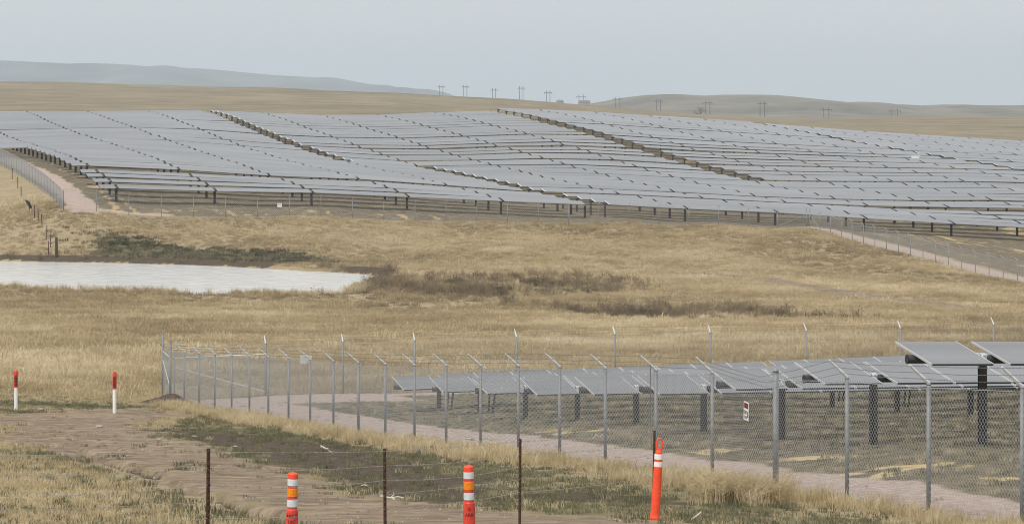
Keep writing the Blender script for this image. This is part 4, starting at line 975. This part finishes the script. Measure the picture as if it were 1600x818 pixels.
gold_t = [tuft('grass_tuft', 34, .55, .2, .014, .55, M['gold'], k) for k in range(3)]
bush_t = [tuft('grass_tuft', 70, .85, .35, .014, .6, M['gold'], k + 20, True) for k in range(2)]
short_t = [tuft('grass_tuft', 26, .26, .22, .014, .8, M['gold'], k + 5) for k in range(3)]
field_t = [tuft('grass_tuft', 36, .42, .5, .026, .9, M['field'], k + 8) for k in range(3)]
green_t = [tuft('grass_tuft', 30, .2, .25, .016, .8, M['greeng'], k + 12) for k in range(3)]
bank_t = [tuft('grass_tuft', 36, .4, .4, .03, .8, M['bankg'], k + 30) for k in range(3)]
brush_t = [tuft('brush', 26, .9, .45, .022, .5, M['brush'], k + 16, True) for k in range(2)]

X, Y = fan(40, 131, 26); mk = masks(X, Y); dn = d_near(X, Y); db = Y - back_Z(X); n1 = fbm(X, Y, 2.0, 51); n2 = fbm(X, Y, 8, 52); u = rng.random(len(X))
outside = (dn > 0.05) | (db > .2)
left = X < np.interp(Y, [q[1] for q in crack][::-1], [q[0] for q in crack][::-1])
tramp = (dn > 1.2) & (Y < 118) & ~left
cd = np.where(Y < 90, ldist(X, Y, crack), 99)
bare = np.clip(mk['dirt'] * 1.05 + mk['gravel'] + .93 * mk['mud_and_shade'], 0, 1)
tn = t_near(X, Y)
verge = outside & (dn < 1.5 + .8 * n1 + 0.6 * n2) & (dn > 0.0) & (db < 0)
k = verge & (u < .62 * sstep(-.5, .1, n1 + .35) + .08) & (mk['dirt'] < .6)
scatter('dry_verge_grass', 'tall golden dry grass along the foot of the chain-link fence', gold_t, X[k], Y[k], rng.uniform(.35, .75, k.sum()) * (1 + .3 * n1[k]), .55 + .3 * n1[k] + rng.normal(0, .16, k.sum()))
k = outside & ~verge & (u > bare * 1.02) & (rng.random(len(X)) < (.55 - .55 * mk['green'] + .3 * n2) * np.where(tramp, .22, 1) * sstep(.6, 2.2, cd + .7 * n1))
scatter('dry_grass', 'short dry grass beside the dirt track', short_t, X[k], Y[k], rng.uniform(.3, .7, k.sum()), .5 + .3 * n2[k] + rng.normal(0, .15, k.sum()))
k = outside & (cd > .6 + .4 * n1) & (u > bare * 1.0) & (dn > .6) & (rng.random(len(X)) < .14 + .5 * mk['green'] * (.35 + .65 * sstep(-.2, .4, n1 + .6 * n2)))
scatter('green_grass', 'low green grass between the track and the fence', green_t, X[k], Y[k], rng.uniform(.35, .75, k.sum()), .45 + .35 * n1[k] + rng.normal(0, .15, k.sum()))
k = outside & (mk['mud_and_shade'] > .4) & (rng.random(len(X)) < .045)
scatter('sprouting_grass', 'sparse green sprouts on the dark soil', green_t, X[k], Y[k], rng.uniform(.4, .8, k.sum()), .4 + rng.normal(0, .2, k.sum()))
ins = ~outside & (mk['gravel'] < .3)
k = ins & (rng.random(len(X)) < .16 + .2 * np.clip(n2, 0, 1))
scatter('yard_grass', 'sparse low weeds on the soil under the near panels', green_t + short_t[:1], X[k], Y[k], rng.uniform(.3, .65, k.sum()), .5 + .4 * n1[k] + rng.normal(0, .2, k.sum()))
k = (mk['gravel'] > .4) & (rng.random(len(X)) < .012 + .03 * (mk['gravel'] < .8)) & (Y < 128)
scatter('gravel_weeds', 'stray weeds growing through the pink gravel inside the fence', green_t + short_t[:2], X[k], Y[k], rng.uniform(.2, .5, k.sum()), .6 + rng.normal(0, .25, k.sum()))
k = (mk['dirt'] > .4) & (cd > .9) & (Y < 128) & (rng.random(len(X)) < .05 * sstep(-.1, .5, n1 + n2))
scatter('track_weeds', 'low worn grass scattered on the dirt track', green_t + short_t[:1], X[k], Y[k], rng.uniform(.2, .45, k.sum()), .6 + rng.normal(0, .25, k.sum()))
# the big dry bush by the leaning delineator
c0 = cast(1150, 785); n = 34; bx = c0[0] + rng.normal(0, .36, n); by = c0[1] + rng.normal(0, .4, n)
scatter('dry_bush', 'bushy clump of straw-coloured dry weeds right of the leaning delineator', bush_t, bx, by, rng.uniform(.5, .75, n), .55 + rng.normal(0, .15, n), 'bush')
# open field
X, Y = fan(129, 372, 3.6); mk = masks(X, Y); dn = d_near(X, Y); db = Y - back_Z(X); r_, p_ = rp(X, Y); n1 = fbm(X, Y, 4, 61); n2 = fbm(X, Y, 14, 62); n3 = fbm(X, Y * .35, 30, 63)
pin = sdist(X, Y, pond_poly)
okf = ~((dn < .1) & (db < .2)) & (pin < -.6) & (mk['gravel'] < .3) & ~((p_ > PF - .3) & (r_ > RL)) & ~((r_ > RR - .2) & (p_ > 262))
k = okf & (mk['mud_and_shade'] < .5) & (mk['dirt'] < .5) & (mk['green'] < rng.uniform(.05, 1.3, len(X))) & (rng.random(len(X)) < .95 - .5 * sstep(.05, .5, -n1 * .6 - n2 * .5))
scatter('field_grass', 'golden dry prairie grass filling the valley around the pond', field_t, X[k], Y[k], rng.uniform(.45, 1.0, k.sum()) * (1 + .35 * n1[k]) * np.where(rng.random(k.sum()) < .05, 1.7, 1), .5 + .42 * n1[k] + .5 * n2[k] + .4 * n3[k] + rng.normal(0, .1, k.sum()))
px = 800 + F * X / Y
vpx = VH + F * (-gzs(X, Y)) / Y
gully = casts([(590, 440), (680, 452), (780, 466), (870, 480), (940, 491), (1050, 495), (1160, 489), (1300, 498)])
gd = ldist(X, Y, gully)
zone = .9 * (1 - sstep(1.0, 3.5, gd + 1.6 * n1)) + sstep(-.15, .15, 1 - (((px - 800) / 230) ** 2 + ((vpx - 447) / 17) ** 2) + .5 * n1) + .8 * sstep(-.1, .2, 1 - (((px - 1080) / 160) ** 2 + ((vpx - 490) / 11) ** 2) + .6 * n1) + .7 * (mk['mud_and_shade'] > .35)
k = okf & (mk['green'] < .3) & (rng.random(len(X)) < zone * .2)
scatter('brush', 'grey-brown brush in the hollow right of the pond', brush_t, X[k], Y[k], rng.uniform(.35, 1.15, k.sum()), .5 + .5 * n1[k] + rng.normal(0, .2, k.sum()), 'brush')
k = okf & (rng.random(len(X)) < np.clip(mk['green'] * 1.6, 0, 1) + .25 * sstep(.0, .3, 1 - (((px - 830) / 170) ** 2 + ((vpx - 447) / 12) ** 2) + .5 * n2))
scatter('bank_grass', 'dark green growth on the far bank of the pond', bank_t, X[k], Y[k], rng.uniform(.7, 1.3, k.sum()), .4 + .5 * n1[k] + rng.normal(0, .2, k.sum()))
# reeds at the water's near edge
n = 900; tt = rng.uniform(0, 1, n); P_ = np.array(pond_poly); seg = P_[1:10]; L = len(seg) - 1; i_ = np.minimum((tt * L).astype(int), L - 1); fr = tt * L - i_
ex = seg[i_, 0] * (1 - fr) + seg[i_ + 1, 0] * fr + rng.normal(0, .5, n); ey = seg[i_, 1] * (1 - fr) + seg[i_ + 1, 1] * fr - rng.uniform(.2, 2.2, n)
k = rng.random(n) < .3 + .6 * (fbm(ex, ey, 6, 71) > 0)
scatter('reeds', 'thin dry reeds fringing the near edge of the pond', gold_t, ex[k], ey[k], rng.uniform(.9, 1.7, k.sum()), .5 + rng.normal(0, .2, k.sum()), 'reeds')

# ------------------------------------------------------------------ haze: the pale air of the far distance
def make_haze():
    X0, X1, Y0, Y1, Z0, Z1 = -13000, 13000, -300, 16800, -60, 260
    mb = MB(); mb.box(((X0 + X1) / 2, (Y0 + Y1) / 2, (Z0 + Z1) / 2), (X1 - X0, Y1 - Y0, Z1 - Z0))
    m = bpy.data.materials.new('haze'); m.use_nodes = True; t = m.node_tree; t.nodes.clear()
    o = t.nodes.new('ShaderNodeOutputMaterial'); v = t.nodes.new('ShaderNodeVolumePrincipled')
    v.inputs['Color'].default_value = (0.765, 0.885, 1.0, 1); v.inputs['Density'].default_value = 1.1e-4; v.inputs['Anisotropy'].default_value = 0.2
    t.links.new(v.outputs[0], o.inputs['Volume'])
    ob = build(mb, 'haze', m); ob['kind'] = 'stuff'; tag(ob, 'pale haze that fades the far hills to blue', 'haze')
make_haze()
